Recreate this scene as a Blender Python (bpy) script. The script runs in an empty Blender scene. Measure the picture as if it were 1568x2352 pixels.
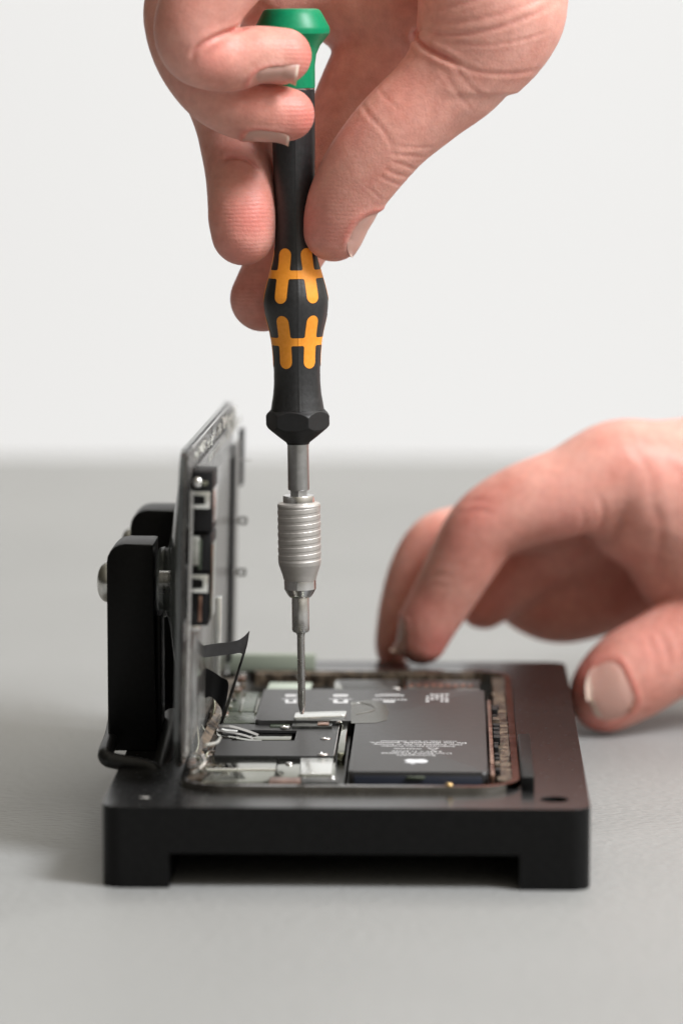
import bpy, bmesh, math, random
import numpy as np
from mathutils import Vector, Matrix
random.seed(7); rng=np.random.default_rng(7)
sc=bpy.context.scene
COL=sc.collection
S=0.001                                   # everything below is written in millimetres
# ------------------------------------------------------------------ camera (134 mm lens, 0.8 m away, 7 degrees down)
F=8718.0; CAM=np.array([22.,-772.,172.5])
yv=np.array([260.,1076.,-8718.]); yv/=np.linalg.norm(yv)
zv=np.array([0.,8718.,1076.]); zv/=np.linalg.norm(zv)
xv=np.cross(yv,zv); RM=np.stack([xv,yv,zv],1)      # camera = RM @ world
def ray(px,py): return RM.T@np.array([(px-784)/F,-(py-1176)/F,-1.])
def onz(px,py,z):
    v=ray(px,py); return CAM+(z-CAM[2])/v[2]*v
def onx(px,py,x):
    v=ray(px,py); return CAM+(x-CAM[0])/v[0]*v
def atY(px,py,Y):
    v=ray(px,py); return CAM+(Y-CAM[1])/v[1]*v
def depth(p): return float(-(RM@(np.asarray(p)-CAM))[2])
def mmpp(p): return depth(p)/F            # millimetres covered by one measured pixel at p
def proj(P):
    c=(RM@(np.asarray(P)-CAM).T).T
    return np.stack([784+F*c[:,0]/-c[:,2],1176-F*c[:,1]/-c[:,2],-c[:,2]],1)

# ------------------------------------------------------------------ objects
def tag(o,label=None,cat=None,group=None,kind=None):
    if label: o['label']=label
    if cat: o['category']=cat
    if group: o['group']=group
    if kind: o['kind']=kind
    return o
def empty(name,loc,label,cat,group=None):
    o=bpy.data.objects.new(name,None); o.location=[c*S for c in loc]; o.empty_display_size=.005
    COL.objects.link(o); return tag(o,label,cat,group)
def obj(name,bm,mat,parent=None,smooth=None,label=None):
    """bm in mm world coordinates -> one mesh object, parented keeping its place"""
    me=bpy.data.meshes.new(name)
    off=Vector((0,0,0))
    p=parent
    while p is not None: off+=p.location; p=p.parent
    bmesh.ops.recalc_face_normals(bm,faces=bm.faces)
    if smooth is not None:
        for f in bm.faces: f.smooth=True
        for e in bm.edges:
            if len(e.link_faces)==2: e.smooth=e.calc_face_angle(0)<math.radians(smooth)
    bmesh.ops.scale(bm,vec=(S,S,S),verts=bm.verts)
    if off.length: bmesh.ops.translate(bm,vec=-off,verts=bm.verts)
    bm.to_mesh(me); bm.free()
    o=bpy.data.objects.new(name,me); COL.objects.link(o)
    if mat: me.materials.append(mat)
    if parent: o.parent=parent
    if label: o['label']=label
    return o
def NB(): return bmesh.new()
def add_prism(bm,poly,a,b,axis='z',bevel=0,seg=2):
    """polygon in the two other axes, extruded from a to b along axis"""
    def pt(u,v,w): return {'z':(u,v,w),'x':(w,u,v),'y':(u,w,v)}[axis]
    n=len(poly)
    lo=[bm.verts.new(pt(u,v,a)) for u,v in poly]; hi=[bm.verts.new(pt(u,v,b)) for u,v in poly]
    fs=[bm.faces.new(lo[::-1]),bm.faces.new(hi)]
    for i in range(n): fs.append(bm.faces.new((lo[i],lo[(i+1)%n],hi[(i+1)%n],hi[i])))
    if bevel>0:
        es=set()
        for f in fs[:2]: es|=set(f.edges)
        bmesh.ops.bevel(bm,geom=list(es),offset=bevel,segments=seg,profile=.5,affect='EDGES',clamp_overlap=True)
def add_box(bm,x0,x1,y0,y1,z0,z1,bevel=0,seg=2):
    vs=[bm.verts.new(c) for c in [(x0,y0,z0),(x1,y0,z0),(x1,y1,z0),(x0,y1,z0),(x0,y0,z1),(x1,y0,z1),(x1,y1,z1),(x0,y1,z1)]]
    fs=[bm.faces.new([vs[i] for i in q]) for q in [(3,2,1,0),(4,5,6,7),(0,1,5,4),(1,2,6,5),(2,3,7,6),(3,0,4,7)]]
    if bevel>0:
        es=set()
        for f in fs: es|=set(f.edges)
        bmesh.ops.bevel(bm,geom=list(es),offset=bevel,segments=seg,profile=.5,affect='EDGES',clamp_overlap=True)
def rrect(x0,x1,y0,y1,r,n=8):
    out=[]
    for cx,cy,a in [(x1-r,y0+r,-90),(x1-r,y1-r,0),(x0+r,y1-r,90),(x0+r,y0+r,180)]:
        for i in range(n+1):
            t=math.radians(a+90*i/n); out.append((cx+r*math.cos(t),cy+r*math.sin(t)))
    return out
def frame_for(d):
    d=Vector(d).normalized(); a=Vector((0,0,1)) if abs(d.z)<.9 else Vector((1,0,0))
    u=d.cross(a).normalized(); return u,d.cross(u).normalized(),d
def add_lathe(bm,base,d,prof,n=48,cap=True):
    """prof: list of (distance along d, radius)"""
    u,v,d=frame_for(d); base=Vector(base); rings=[]
    for h,r in prof:
        if r<1e-6: rings.append([bm.verts.new(base+d*h)]); continue
        rings.append([bm.verts.new(base+d*h+u*(r*math.cos(2*math.pi*i/n))+v*(r*math.sin(2*math.pi*i/n))) for i in range(n)])
    for A,B in zip(rings,rings[1:]):
        for i in range(n):
            j=(i+1)%n
            if len(A)==1 and len(B)==1: continue
            if len(A)==1: bm.faces.new((A[0],B[i],B[j]))
            elif len(B)==1: bm.faces.new((A[i],A[j],B[0]))
            else: bm.faces.new((A[i],A[j],B[j],B[i]))
    if cap:
        if len(rings[0])>1: bm.faces.new(rings[0][::-1])
        if len(rings[-1])>1: bm.faces.new(rings[-1])
def smooth_path(pts,k=8):
    P=[np.array(p,float) for p in pts]; P=[2*P[0]-P[1]]+P+[2*P[-1]-P[-2]]; out=[]
    for i in range(1,len(P)-2):
        for j in range(k):
            t=j/k; a,b,c,d=P[i-1:i+3]
            out.append(.5*((2*b)+(c-a)*t+(2*a-5*b+4*c-d)*t*t+(3*b-a-3*c+d)*t**3))
    out.append(P[-2]); return out
def add_tube(bm,pts,r,n=16):
    P=[Vector(p) for p in pts]; rings=[]; u=None
    for i,p in enumerate(P):
        d=(P[min(i+1,len(P)-1)]-P[max(i-1,0)]).normalized()
        if u is None: u=frame_for(d)[0]
        u=(u-d*u.dot(d)).normalized(); v=d.cross(u)
        rr=r[i] if isinstance(r,(list,tuple)) else r
        rings.append([bm.verts.new(p+u*(rr*math.cos(2*math.pi*k/n))+v*(rr*math.sin(2*math.pi*k/n))) for k in range(n)])
    for A,B in zip(rings,rings[1:]):
        for k in range(n): bm.faces.new((A[k],A[(k+1)%n],B[(k+1)%n],B[k]))
    bm.faces.new(rings[0][::-1]); bm.faces.new(rings[-1])
def add_ribbon(bm,L,R,th):
    """a strip between two edge paths with thickness"""
    L=[Vector(p) for p in L]; R=[Vector(p) for p in R]; n=len(L); top=[];bot=[]
    for i in range(n):
        d=(L[min(i+1,n-1)]-L[max(i-1,0)]); w=R[i]-L[i]; nn=d.cross(w)
        nn=nn.normalized()*th*.5 if nn.length>1e-9 else Vector((0,0,th*.5))
        top.append((bm.verts.new(L[i]+nn),bm.verts.new(R[i]+nn))); bot.append((bm.verts.new(L[i]-nn),bm.verts.new(R[i]-nn)))
    for i in range(n-1):
        bm.faces.new((top[i][0],top[i+1][0],top[i+1][1],top[i][1])); bm.faces.new((bot[i][0],bot[i][1],bot[i+1][1],bot[i+1][0]))
        bm.faces.new((top[i][0],bot[i][0],bot[i+1][0],top[i+1][0])); bm.faces.new((top[i][1],top[i+1][1],bot[i+1][1],bot[i][1]))
    bm.faces.new((top[0][0],top[0][1],bot[0][1],bot[0][0])); bm.faces.new((top[-1][0],bot[-1][0],bot[-1][1],top[-1][1]))
def quad_on(z,pts): return [tuple(onz(x,y,z)[:2]) for x,y in pts]

# ------------------------------------------------------------------ materials
def lin(c): return tuple(((v/255)/12.92 if v/255<=.04045 else ((v/255+.055)/1.055)**2.4) for v in c)+(1,)
def mat(name,col,rough=.5,metal=0,spec=.5,**kw):
    m=bpy.data.materials.new(name); m.use_nodes=True; nt=m.node_tree; b=nt.nodes['Principled BSDF']
    b.inputs['Base Color'].default_value=tuple(col)[:3]+(1,); b.inputs['Roughness'].default_value=rough
    b.inputs['Metallic'].default_value=metal; b.inputs['Specular IOR Level'].default_value=spec
    for k,v in kw.items(): b.inputs[k.replace('_',' ')].default_value=v
    return m
def N(m,t,**kw):
    n=m.node_tree.nodes.new(t)
    for k,v in kw.items(): setattr(n,k,v)
    return n
def L(m,a,b): m.node_tree.links.new(a,b)
def bsdf(m): return m.node_tree.nodes['Principled BSDF']
def coords(m,scale=(1,1,1),kind='Object'):
    tc=N(m,'ShaderNodeTexCoord'); mp=N(m,'ShaderNodeMapping'); L(m,tc.outputs[kind],mp.inputs['Vector']); mp.inputs['Scale'].default_value=scale
    return mp.outputs['Vector']
def noise(m,vec,scale,detail=4,rough=.5):
    n=N(m,'ShaderNodeTexNoise'); L(m,vec,n.inputs['Vector']); n.inputs['Scale'].default_value=scale; n.inputs['Detail'].default_value=detail; n.inputs['Roughness'].default_value=rough
    return n.outputs['Fac']
def ramp(m,fac,stops):
    r=N(m,'ShaderNodeValToRGB'); L(m,fac,r.inputs['Fac']); e=r.color_ramp.elements
    while len(e)<len(stops): e.new(.5)
    for q,(p,c) in zip(e,stops): q.position=p; q.color=tuple(c)[:3]+(1,)
    return r.outputs['Color']
def bump(m,h,strength=.2,dist=.0002,prev=None):
    b=N(m,'ShaderNodeBump'); L(m,h,b.inputs['Height']); b.inputs['Strength'].default_value=strength; b.inputs['Distance'].default_value=dist
    if prev: L(m,prev,b.inputs['Normal'])
    L(m,b.outputs['Normal'],bsdf(m).inputs['Normal']); return b.outputs['Normal']
def speckle(m,c0,c1,scale,rlo=None,rhi=None,bs=.15,bd=.0001):
    v=coords(m); n=noise(m,v,scale); L(m,ramp(m,n,[(.35,c0),(.7,c1)]),bsdf(m).inputs['Base Color'])
    if rlo is not None:
        r=N(m,'ShaderNodeMapRange'); L(m,n,r.inputs['Value']); r.inputs['To Min'].default_value=rlo; r.inputs['To Max'].default_value=rhi; L(m,r.outputs['Result'],bsdf(m).inputs['Roughness'])
    if bs: bump(m,n,bs,bd)
    return m
M={}
# table: grey embossed leatherette
m=M['table']=mat('table_leatherette',(.33,.328,.322),.55,0,.3); v=coords(m,(1,1,1))
vo=N(m,'ShaderNodeTexVoronoi',feature='SMOOTH_F1'); mp=N(m,'ShaderNodeMapping'); L(m,v,mp.inputs['Vector']); mp.inputs['Scale'].default_value=(420,900,420)
nw=N(m,'ShaderNodeTexNoise'); L(m,v,nw.inputs['Vector']); nw.inputs['Scale'].default_value=300
mx=N(m,'ShaderNodeVectorMath',operation='MULTIPLY_ADD'); L(m,nw.outputs['Color'],mx.inputs[0]); mx.inputs[1].default_value=(1.5,1.5,1.5); L(m,mp.outputs['Vector'],mx.inputs[2])
L(m,mx.outputs[0],vo.inputs['Vector']); vo.inputs['Scale'].default_value=1
p=bump(m,vo.outputs['Distance'],.65,.00045); bump(m,noise(m,v,1800,3),.15,.0001,p)
L(m,ramp(m,noise(m,v,9,3),[(.3,(.30,.30,.296)),(.7,(.326,.325,.321))]),bsdf(m).inputs['Base Color'])
m=M['wall']=mat('white_wall_paint',(.87,.87,.875),.8,0,.2); bump(m,noise(m,coords(m),60),.05,.001)
# anodised black aluminium
M['anod']=speckle(mat('black_anodised_top',(.012,.012,.013),.26,0,.8),(.008,.008,.0085),(.012,.0115,.0115),700,.22,.3,.04,.00003)
M['blackplastic']=speckle(mat('black_plastic',(.005,.005,.0053),.42,0,.17),(.0036,.0036,.0039),(.006,.006,.0063),900,.36,.46,.12,.00004)
M['rod']=mat('black_rubber_rod',(.009,.009,.0095),.42,0,.35)
M['steel']=speckle(mat('satin_steel',(.62,.61,.6),.28,1),(.55,.54,.53),(.68,.67,.66),350,.2,.34,.04,.00003)
M['bolt']=speckle(mat('bolt_steel',(.66,.66,.64),.25,1),(.5,.5,.48),(.7,.7,.68),300,.16,.34,.05,.00005)
M['polish']=mat('polished_steel',(.66,.65,.645),.2,1)
M['darksteel']=speckle(mat('dark_steel',(.42,.415,.41),.36,1),(.38,.375,.37),(.46,.455,.45),600,.3,.42,.05,.00003)
M['sleeve']=speckle(mat('sandblasted_sleeve',(.58,.555,.535),.5,1),(.55,.525,.505),(.6,.575,.555),900,.55,.62,.04,.00002)
M['handle']=speckle(mat('black_grip',(.014,.014,.015),.44,0,.65),(.011,.011,.012),(.019,.019,.0205),1300,.38,.5,.5,.00007)
M['nut']=speckle(mat('black_nut',(.011,.011,.012),.5,0,.45),(.010,.010,.0105),(.014,.014,.015),1200,.45,.55,.25,.00004)
M['orange']=speckle(mat('orange_grip',(.95,.35,.035),.5,0,.35),(.93,.335,.03),(1.0,.375,.045),1500,None,None,.25,.00004)
M['green']=speckle(mat('green_cap',(.0,.27,.115),.4,0,.4),(.0,.255,.108),(.002,.285,.125),1200,None,None,.12,.00003)
M['frame']=speckle(mat('phone_frame_steel',(.34,.32,.31),.2,1),(.36,.345,.33),(.52,.5,.48),260,.1,.2,.05,.00004)
m=M['grime']=mat('adhesive_grime',(.12,.09,.06),.35,.4); speckle(m,(.03,.023,.018),(.22,.165,.115),420,.18,.55,.6,.0004)
M['battery']=speckle(mat('battery_foil',(.028,.027,.028),.4,0,.6),(.025,.024,.025),(.032,.031,.031),500,.36,.44,.05,.00004)
M['batside']=mat('battery_edge',(.022,.026,.04),.3,0,.5)
M['print']=mat('grey_print',(.62,.62,.63),.5)
M['printlogo']=mat('white_print',(.72,.73,.76),.45)
M['tape']=mat('olive_tape',(.05,.047,.03),.22,0,.6,Alpha=.75)
M['shield']=speckle(mat('graphite_shield',(.035,.034,.035),.42,.25,.5),(.03,.03,.03),(.042,.041,.042),800,.38,.48,.05,.00003)
M['plate']=speckle(mat('mirror_plate',(.31,.315,.255),.14,1),(.25,.255,.20),(.38,.385,.33),130,.06,.16,.04,.0001)
M['bright']=mat('bright_plate',(.82,.83,.8),.22,.85)
M['board']=speckle(mat('dark_board',(.012,.014,.013),.4),(.006,.007,.007),(.05,.05,.045),650,.25,.5,.4,.0003)
M['greenboard']=speckle(mat('green_board',(.07,.09,.06),.3,.3),(.05,.065,.045),(.1,.115,.085),200,.2,.35,.05,.0001)
M['sticker']=mat('pale_green_sticker',(.42,.48,.4),.4)
M['stopbar']=mat('grey_green_bar',(.27,.30,.24),.5)
M['copper']=speckle(mat('copper_contacts',(.36,.22,.17),.35,1),(.22,.12,.09),(.45,.29,.23),500,.2,.5,.3,.0002)
M['gold']=mat('gold_screw',(.8,.55,.25),.25,1)
M['black']=mat('black_void',(.004,.004,.005),.5,0,.3)
M['flex']=speckle(mat('flex_cable',(.02,.019,.02),.36,0,.55),(.017,.016,.017),(.026,.025,.026),500,.3,.42,.05,.00005)
M['flexgrey']=mat('flex_cable_grey',(.3,.29,.27),.28,.6)
m=M['cup']=mat('clear_cup',(.10,.11,.105),.1,0,1.0,Alpha=.55)
m=M['glass']=mat('display_glass',(.10,.105,.105),.06,0,.7,Transmission_Weight=.5,IOR=1.5)
M['bezel']=speckle(mat('display_bezel',(.05,.048,.048),.25,.5),(.02,.019,.019),(.11,.105,.1),160,.15,.35,.05,.0001)
M['lcd']=speckle(mat('display_backplate',(.09,.085,.08),.22,.25,.7),(.07,.066,.062),(.11,.104,.098),90,.16,.28,.03,.0001)
M['film']=mat('clear_film',(.5,.51,.5),.07,0,1.0,Alpha=.13)
M['seal']=speckle(mat('adhesive_glint_film',(.55,.55,.5),.18,0,.6,Alpha=.55),(.4,.4,.36),(.75,.75,.7),260,.1,.3,.6,.0005)
M['nail']=mat('fingernail',(.66,.37,.31),.33,0,.42,Subsurface_Weight=.3,Subsurface_Scale=.0015)
M['nailtip']=mat('fingernail_tip',(.76,.56,.47),.35,0,.4,Subsurface_Weight=.2,Subsurface_Scale=.001)
bsdf(M['nail']).inputs['Subsurface Radius'].default_value=(1,.4,.25)
def skin_mat(name):
    m=mat(name,(.62,.37,.28),.46,0,.38,Subsurface_Weight=.35,Subsurface_Scale=.0035); b=bsdf(m)
    b.inputs['Subsurface Radius'].default_value=(1,.38,.22)
    v=coords(m)
    at=N(m,'ShaderNodeAttribute',attribute_name='flush')
    n1=noise(m,v,75,6,.65); n2=noise(m,v,420,3,.6)
    base=ramp(m,n1,[(.25,(.64,.255,.20)),(.45,(.725,.345,.28)),(.6,(.77,.40,.33)),(.8,(.82,.47,.40))])
    mix=N(m,'ShaderNodeMix',data_type='RGBA'); L(m,at.outputs['Fac'],mix.inputs['Factor']); L(m,base,mix.inputs['A']); mix.inputs['B'].default_value=(.70,.195,.165,1)
    mix2=N(m,'ShaderNodeMix',data_type='RGBA',blend_type='MULTIPLY'); mix2.inputs['Factor'].default_value=.5
    L(m,mix.outputs['Result'],mix2.inputs['A']); L(m,ramp(m,n2,[(.3,(.82,.76,.74)),(.7,(1.1,1.07,1.05))]),mix2.inputs['B'])
    L(m,mix2.outputs['Result'],b.inputs['Base Color'])
    # skin relief: fine furrow net, pores, soft lumps
    vo=N(m,'ShaderNodeTexVoronoi',feature='DISTANCE_TO_EDGE'); 
    wv=N(m,'ShaderNodeTexNoise'); L(m,v,wv.inputs['Vector']); wv.inputs['Scale'].default_value=500
    ad=N(m,'ShaderNodeVectorMath',operation='MULTIPLY_ADD'); L(m,wv.outputs['Color'],ad.inputs[0]); ad.inputs[1].default_value=(.0007,)*3; L(m,v,ad.inputs[2])
    L(m,ad.outputs[0],vo.inputs['Vector']); vo.inputs['Scale'].default_value=950
    mr=N(m,'ShaderNodeMapRange'); L(m,vo.outputs['Distance'],mr.inputs['Value']); mr.inputs['From Max'].default_value=.18
    p=bump(m,mr.outputs['Result'],.22,.00012)
    # friction ridges on the finger pads
    wav=N(m,'ShaderNodeTexWave',wave_type='BANDS',bands_direction='Z'); L(m,v,wav.inputs['Vector']); wav.inputs['Scale'].default_value=330; wav.inputs['Distortion'].default_value=5; wav.inputs['Detail'].default_value=1.5; wav.inputs['Detail Scale'].default_value=.35
    pa=N(m,'ShaderNodeAttribute',attribute_name='pad'); mu=N(m,'ShaderNodeMath',operation='MULTIPLY'); L(m,wav.outputs['Fac'],mu.inputs[0]); L(m,pa.outputs['Fac'],mu.inputs[1])
    p=bump(m,mu.outputs[0],.35,.00012,p)
    bump(m,noise(m,v,260,4,.6),.22,.0006,p)
    return m
M['skin']=skin_mat('skin_upper'); M['skin2']=skin_mat('skin_lower')

# ------------------------------------------------------------------ setting
b=NB(); add_prism(b,rrect(-1100,1150,-760,811,30),-28,0,'z',2.5,3)
tag(obj('table',b,M['table'],smooth=40),'grey leatherette table top under the phone holder','table',kind='structure')
b=NB(); add_box(b,-1500,2000,2300,2400,-900,1700)
tag(obj('wall',b,M['wall']),'plain white wall behind the grey table','wall',kind='structure')

# ------------------------------------------------------------------ phone holder
FX0,FX1,FY0,FY1,FZ=-50,50.4,-7.7,179,17
PX0,PX1,PY0,PY1=-35.6,36.2,8.2,157.
fix=empty('phone_holder',(0,86,0),'black metal repair stand with two posts and suction cups gripping the open phone','repair stand')
b=NB(); add_prism(b,rrect(FX0,FX1,FY0,FY1,4.2,8),0,FZ,'z'); base=obj('base_block',b,M['anod'],fix)
def cutter(fn):
    b=NB(); fn(b); o=obj('cut',b,None); return o
cl=onz(388,2042,0)[0]; cr=onz(1192,2049,0)[0]
cuts=[cutter(lambda b:add_box(b,cl,cr,-30,130,-3,7.3)),
      cutter(lambda b:add_prism(b,rrect(PX0-.25,PX1+.25,PY0-.25,PY1+.25,10.5,8),11.5,22,'z')),
      cutter(lambda b:add_lathe(b,(*onz(1272,1836,17)[:2],9),(0,0,1),[(0,3.0),(12,3.0)],32)),
      cutter(lambda b:add_lathe(b,(*onz(333,1830,17)[:2],14.5),(0,0,1),[(0,1.3),(6,1.3)],24))]
bpy.context.view_layer.update()
for c in cuts:
    md=base.modifiers.new('b','BOOLEAN'); md.operation='DIFFERENCE'; md.solver='EXACT'; md.object=c
md=base.modifiers.new('v','BEVEL'); md.width=.55*S; md.segments=3; md.limit_method='ANGLE'; md.angle_limit=math.radians(40)
bpy.context.view_layer.update()
me=bpy.data.meshes.new_from_object(base.evaluated_get(bpy.context.evaluated_depsgraph_get()))
base.modifiers.clear(); base.data=me
for p_ in me.polygons: p_.use_smooth=True
me.set_sharp_from_angle(angle=math.radians(35)); wn=base.modifiers.new('wn','WEIGHTED_NORMAL'); wn.keep_sharp=True; wn.weight=100
for c in cuts: bpy.data.objects.remove(c)
me.materials.clear(); me.materials.append(M['anod']); me.materials.append(M['blackplastic'])
for p_ in me.polygons:                                 # milled flanks are duller than the lapped top
    if p_.normal.z<.6: p_.material_index=1
# posts with bolts and cups
CT=[0,.1,.22,.33,.44,.56,.7,.85,1]; CR=[7.6,8.4,10.6,13.6,17.2,20.4,22.8,24.4,25.2]
def post(Y,rear=False):
    pl=atY(247,1500,54)[0]; pr=atY(359,1500,54)[0]
    b=NB(); z1=63.2
    add_prism(b,[(pl,17),(pr,17)]+[(pr-.6,z1-.15),(pr-1.2,z1)]+[(pl+4.0+4.0*math.cos(t),z1-4.0+4.0*math.sin(t)) for t in [math.radians(90+18*i) for i in range(6)]],Y,Y+15,'y',.5,2)
    p=obj('post',b,M['blackplastic'],fix,35)
    b=NB(); add_box(b,pr-.2,pr+.9,Y+2.5,Y+12.5,17,47,.3); obj('post_rib',b,M['blackplastic'],p,40)
    zc=53.8; yc=Y+7.5
    b=NB(); R=4.6; add_lathe(b,(pl+.1,yc,zc),(-1,0,0),[(0,R),(.5,R)]+[(.5+2.4*math.sin(t),R*math.cos(t)**.75) for t in [math.radians(8+82*i/8) for i in range(8)]]+[(2.9,0)],40)
    obj('bolt',b,M['bolt'],fix,50)
    b=NB(); xd=-36.9; g=pr+.05
    prof=[(0,7.6),(1.7,7.9),(1.9,7.7),(2.0,6.8),(2.3,7.0)]
    w=xd-g
    prof=[(0,7.3),(.25,7.6),(1.5,7.9),(1.9,7.4)]+[(1.9+(w-1.9)*t,float(np.interp(t,CT,CR))) for t in np.linspace(.06,1,16)]
    inner=[(w,24.3)]+[(1.9+(w-1.9)*t,float(np.interp(t,CT,CR))-1.1) for t in np.linspace(.93,.3,12)]+[(1.9,0)]
    add_lathe(b,(g,yc,zc),(1,0,0),[(0,0)]+prof+inner,64,False)
    c=obj('suction_cup',b,M['cup'],fix,45)
    b=NB(); add_lathe(b,(g+.2,yc,zc),(1,0,0),[(0,2.6),(2.1,2.6),(2.3,2.2)],24); obj('cup_stud',b,M['steel'],c,40)
post(54); post(115)
b=NB()
rod=[atY(268,1640,84),atY(258,1690,60),atY(244,1728,40),atY(247,1742,37),atY(264,1748,36.5),atY(320,1758,36),atY(350,1768,35),atY(364,1784,34),atY(368,1800,34)]
add_tube(b,smooth_path(rod,8),1.75,16); obj('clamp_bail',b,M['rod'],fix,60)
b=NB(); pa=smooth_path([atY(362,1786,35),atY(377,1735,46),atY(390,1690,58),atY(398,1650,72)],6)
add_tube(b,pa,[1.6+.9*i/len(pa) for i in range(len(pa))],16); obj('clamp_lever',b,M['rod'],fix,60)
# side stop on the right of the phone, and the grey rear stop bar
b=NB(); q=onz(1205,1795,19); q2=onz(1199,1695,19)
add_box(b,PX1+.3,PX1+3.0,q[1],q2[1],15,20.0,.35); obj('side_stop',b,M['blackplastic'],fix,40)
b=NB(); a=onz(520,1533,19.5); c=onz(722,1533,19.5); add_box(b,a[0],c[0],PY1+3,PY1+6,17.0,21.6,.3); obj('rear_stop',b,M['stopbar'],fix,40,label='grey green stop bar')
b=NB(); q=onz(333,1829,17); add_box(b,q[0]-1.3,q[0]+1.3,q[1]-.5,q[1]+.5,16.2,16.9,.2); obj('set_screw',b,M['polish'],fix,40)

# ------------------------------------------------------------------ phone
phone=empty('smartphone',(0,82,12),'opened black smartphone lying in the repair stand with battery and circuit board exposed','smartphone')
fz=18.4
def ring(bm,o,i,z0,z1):
    n=len(o)
    v=[[bm.verts.new((x,y,z)) for x,y in P] for P,z in ((o,z0),(o,z1),(i,z1),(i,z0))]
    for k in range(4):
        A=v[k];B=v[(k+1)%4]
        for j in range(n): bm.faces.new((A[j],A[(j+1)%n],B[(j+1)%n],B[j]))
b=NB(); ring(b,rrect(PX0,PX1,PY0,PY1,10.2,12),rrect(PX0+1.5,PX1-1.5,PY0+1.5,PY1-1.5,8.7,12),11.8,fz)
es=[e for e in b.edges if abs(e.verts[0].co.z-fz)<1e-4 and abs(e.verts[1].co.z-fz)<1e-4 and len(e.link_faces)==2 and e.calc_face_angle(0)>.5]
bmesh.ops.bevel(b,geom=es,offset=.55,segments=4,profile=.5,affect='EDGES')
frame=obj('frame',b,M['frame'],phone,50)
def ledge(x0_,x1_,y0_,y1_,z):
    b=NB(); add_box(b,x0_,x1_,y0_,y1_,15,z)
    bmesh.ops.subdivide_edges(b,edges=[e for e in b.edges if abs(e.verts[0].co.z-e.verts[1].co.z)<.01],cuts=1)
    for k in range(5): bmesh.ops.subdivide_edges(b,edges=[e for e in b.edges if e.calc_length()>1.1 and abs(e.verts[0].co.z-e.verts[1].co.z)<.01],cuts=1,use_grid_fill=True)
    for v_ in b.verts:
        if v_.co.z>z-1: v_.co+=Vector((random.gauss(0,.12),random.gauss(0,.12),random.gauss(0,.11)))
    obj('adhesive_ledge',b,M['grime'],frame)
ledge(PX1-4.6,PX1-1.62,PY0+9,PY1-9,18.1); ledge(PX0+9,PX1-9,PY1-4.4,PY1-1.62,18.0); ledge(PX0+1.62,PX0+5.2,PY0+9,PY1-12,18.1)
b=NB(); add_prism(b,rrect(PX0+.4,PX1-.4,PY0+.4,PY1-.4,9.5),11.9,13,'z'); obj('back_plate',b,M['board'],phone)
# battery: L shaped, wide end at the far side
bz=19.7
x0=onz(800,1770,bz)[0]; x1=onz(1119,1770,bz)[0]; y0=onz(960,1773,bz)[1]; y1=onz(880,1656,bz)[1]; xl=onz(592,1635,bz)[0]; y2=onz(850,1583,bz)[1]
bat=empty('battery',(0,0,0),None,None); bat.parent=phone; bat.location=(0,0,0)
Lp=[(x0,y0),(x1,y0),(x1,y2),(xl,y2),(xl,y1),(x0,y1)]
def roundpoly(poly,r,n=5):
    out=[]; k=len(poly)
    for i in range(k):
        p=Vector(poly[i]); a=(Vector(poly[i-1])-p); c=(Vector(poly[(i+1)%k])-p); a.normalize(); c.normalize()
        for j in range(n+1):
            t=j/n; q=(p+a*r)*(1-t)**2+p*2*t*(1-t)+(p+c*r)*t*t; out.append((q.x,q.y))
    return out
bpy.data.objects.remove(bat)
b=NB(); add_prism(b,roundpoly(Lp,1.1),13,bz,'z',.75,3); bat=obj('battery',b,M['battery'],phone,35,label='black L shaped battery with grey printing')
b=NB(); add_box(b,x0+1.2,x1-1.2,y0-.55,y0-.03,13.5,bz-.9,.2); obj('edge_fold',b,M['batside'],bat,40)
b=NB(); add_box(b,x0+12.2,x0+16.2,y0-1.1,y0-.5,18.2,18.9,.25); obj('edge_mark',b,M['greenboard'],bat,40)
# tape on the battery
b=NB(); tp=quad_on(bz,[(806,1612),(858,1608),(886,1620),(893,1636),(888,1655),(862,1661),(806,1662)]); add_prism(b,tp,bz+.02,bz+.07,'z'); obj('tape',b,M['tape'],bat)
b=NB(); pts=[np.append(onz(x,y,bz)[:2],bz+.12) for x,y in [(806,1618),(830,1616),(852,1621),(862,1629),(846,1636),(818,1641)]]; add_tube(b,smooth_path(pts,6),.09,6); obj('tape_crease',b,M['flexgrey'],bat)
# printed label (upside down: its top is towards the viewer)
def text_bm(s,w,cx,cy,z,hscale=1.0,bold=0):
    cu=bpy.data.curves.new('t','FONT'); cu.body=s; cu.size=1; cu.align_x='CENTER'; cu.align_y='CENTER'; cu.resolution_u=3; cu.offset=bold
    o=bpy.data.objects.new('t',cu); COL.objects.link(o); bpy.context.view_layer.update()
    me=bpy.data.meshes.new_from_object(o.evaluated_get(bpy.context.evaluated_depsgraph_get())); bpy.data.objects.remove(o)
    xs=[v.co.x for v in me.vertices]; k=w/(max(xs)-min(xs)); mx_=(max(xs)+min(xs))/2
    bm=NB(); bm.from_mesh(me); bpy.data.meshes.remove(me)
    for v in bm.verts: v.co=Vector((cx-(v.co.x-mx_)*k,cy-v.co.y*k*hscale,z))
    return bm
def merge(dst,src):
    me=bpy.data.meshes.new('x'); src.to_mesh(me); dst.from_mesh(me); bpy.data.meshes.remove(me); src.free()
b=NB(); pz=bz+.03
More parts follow.
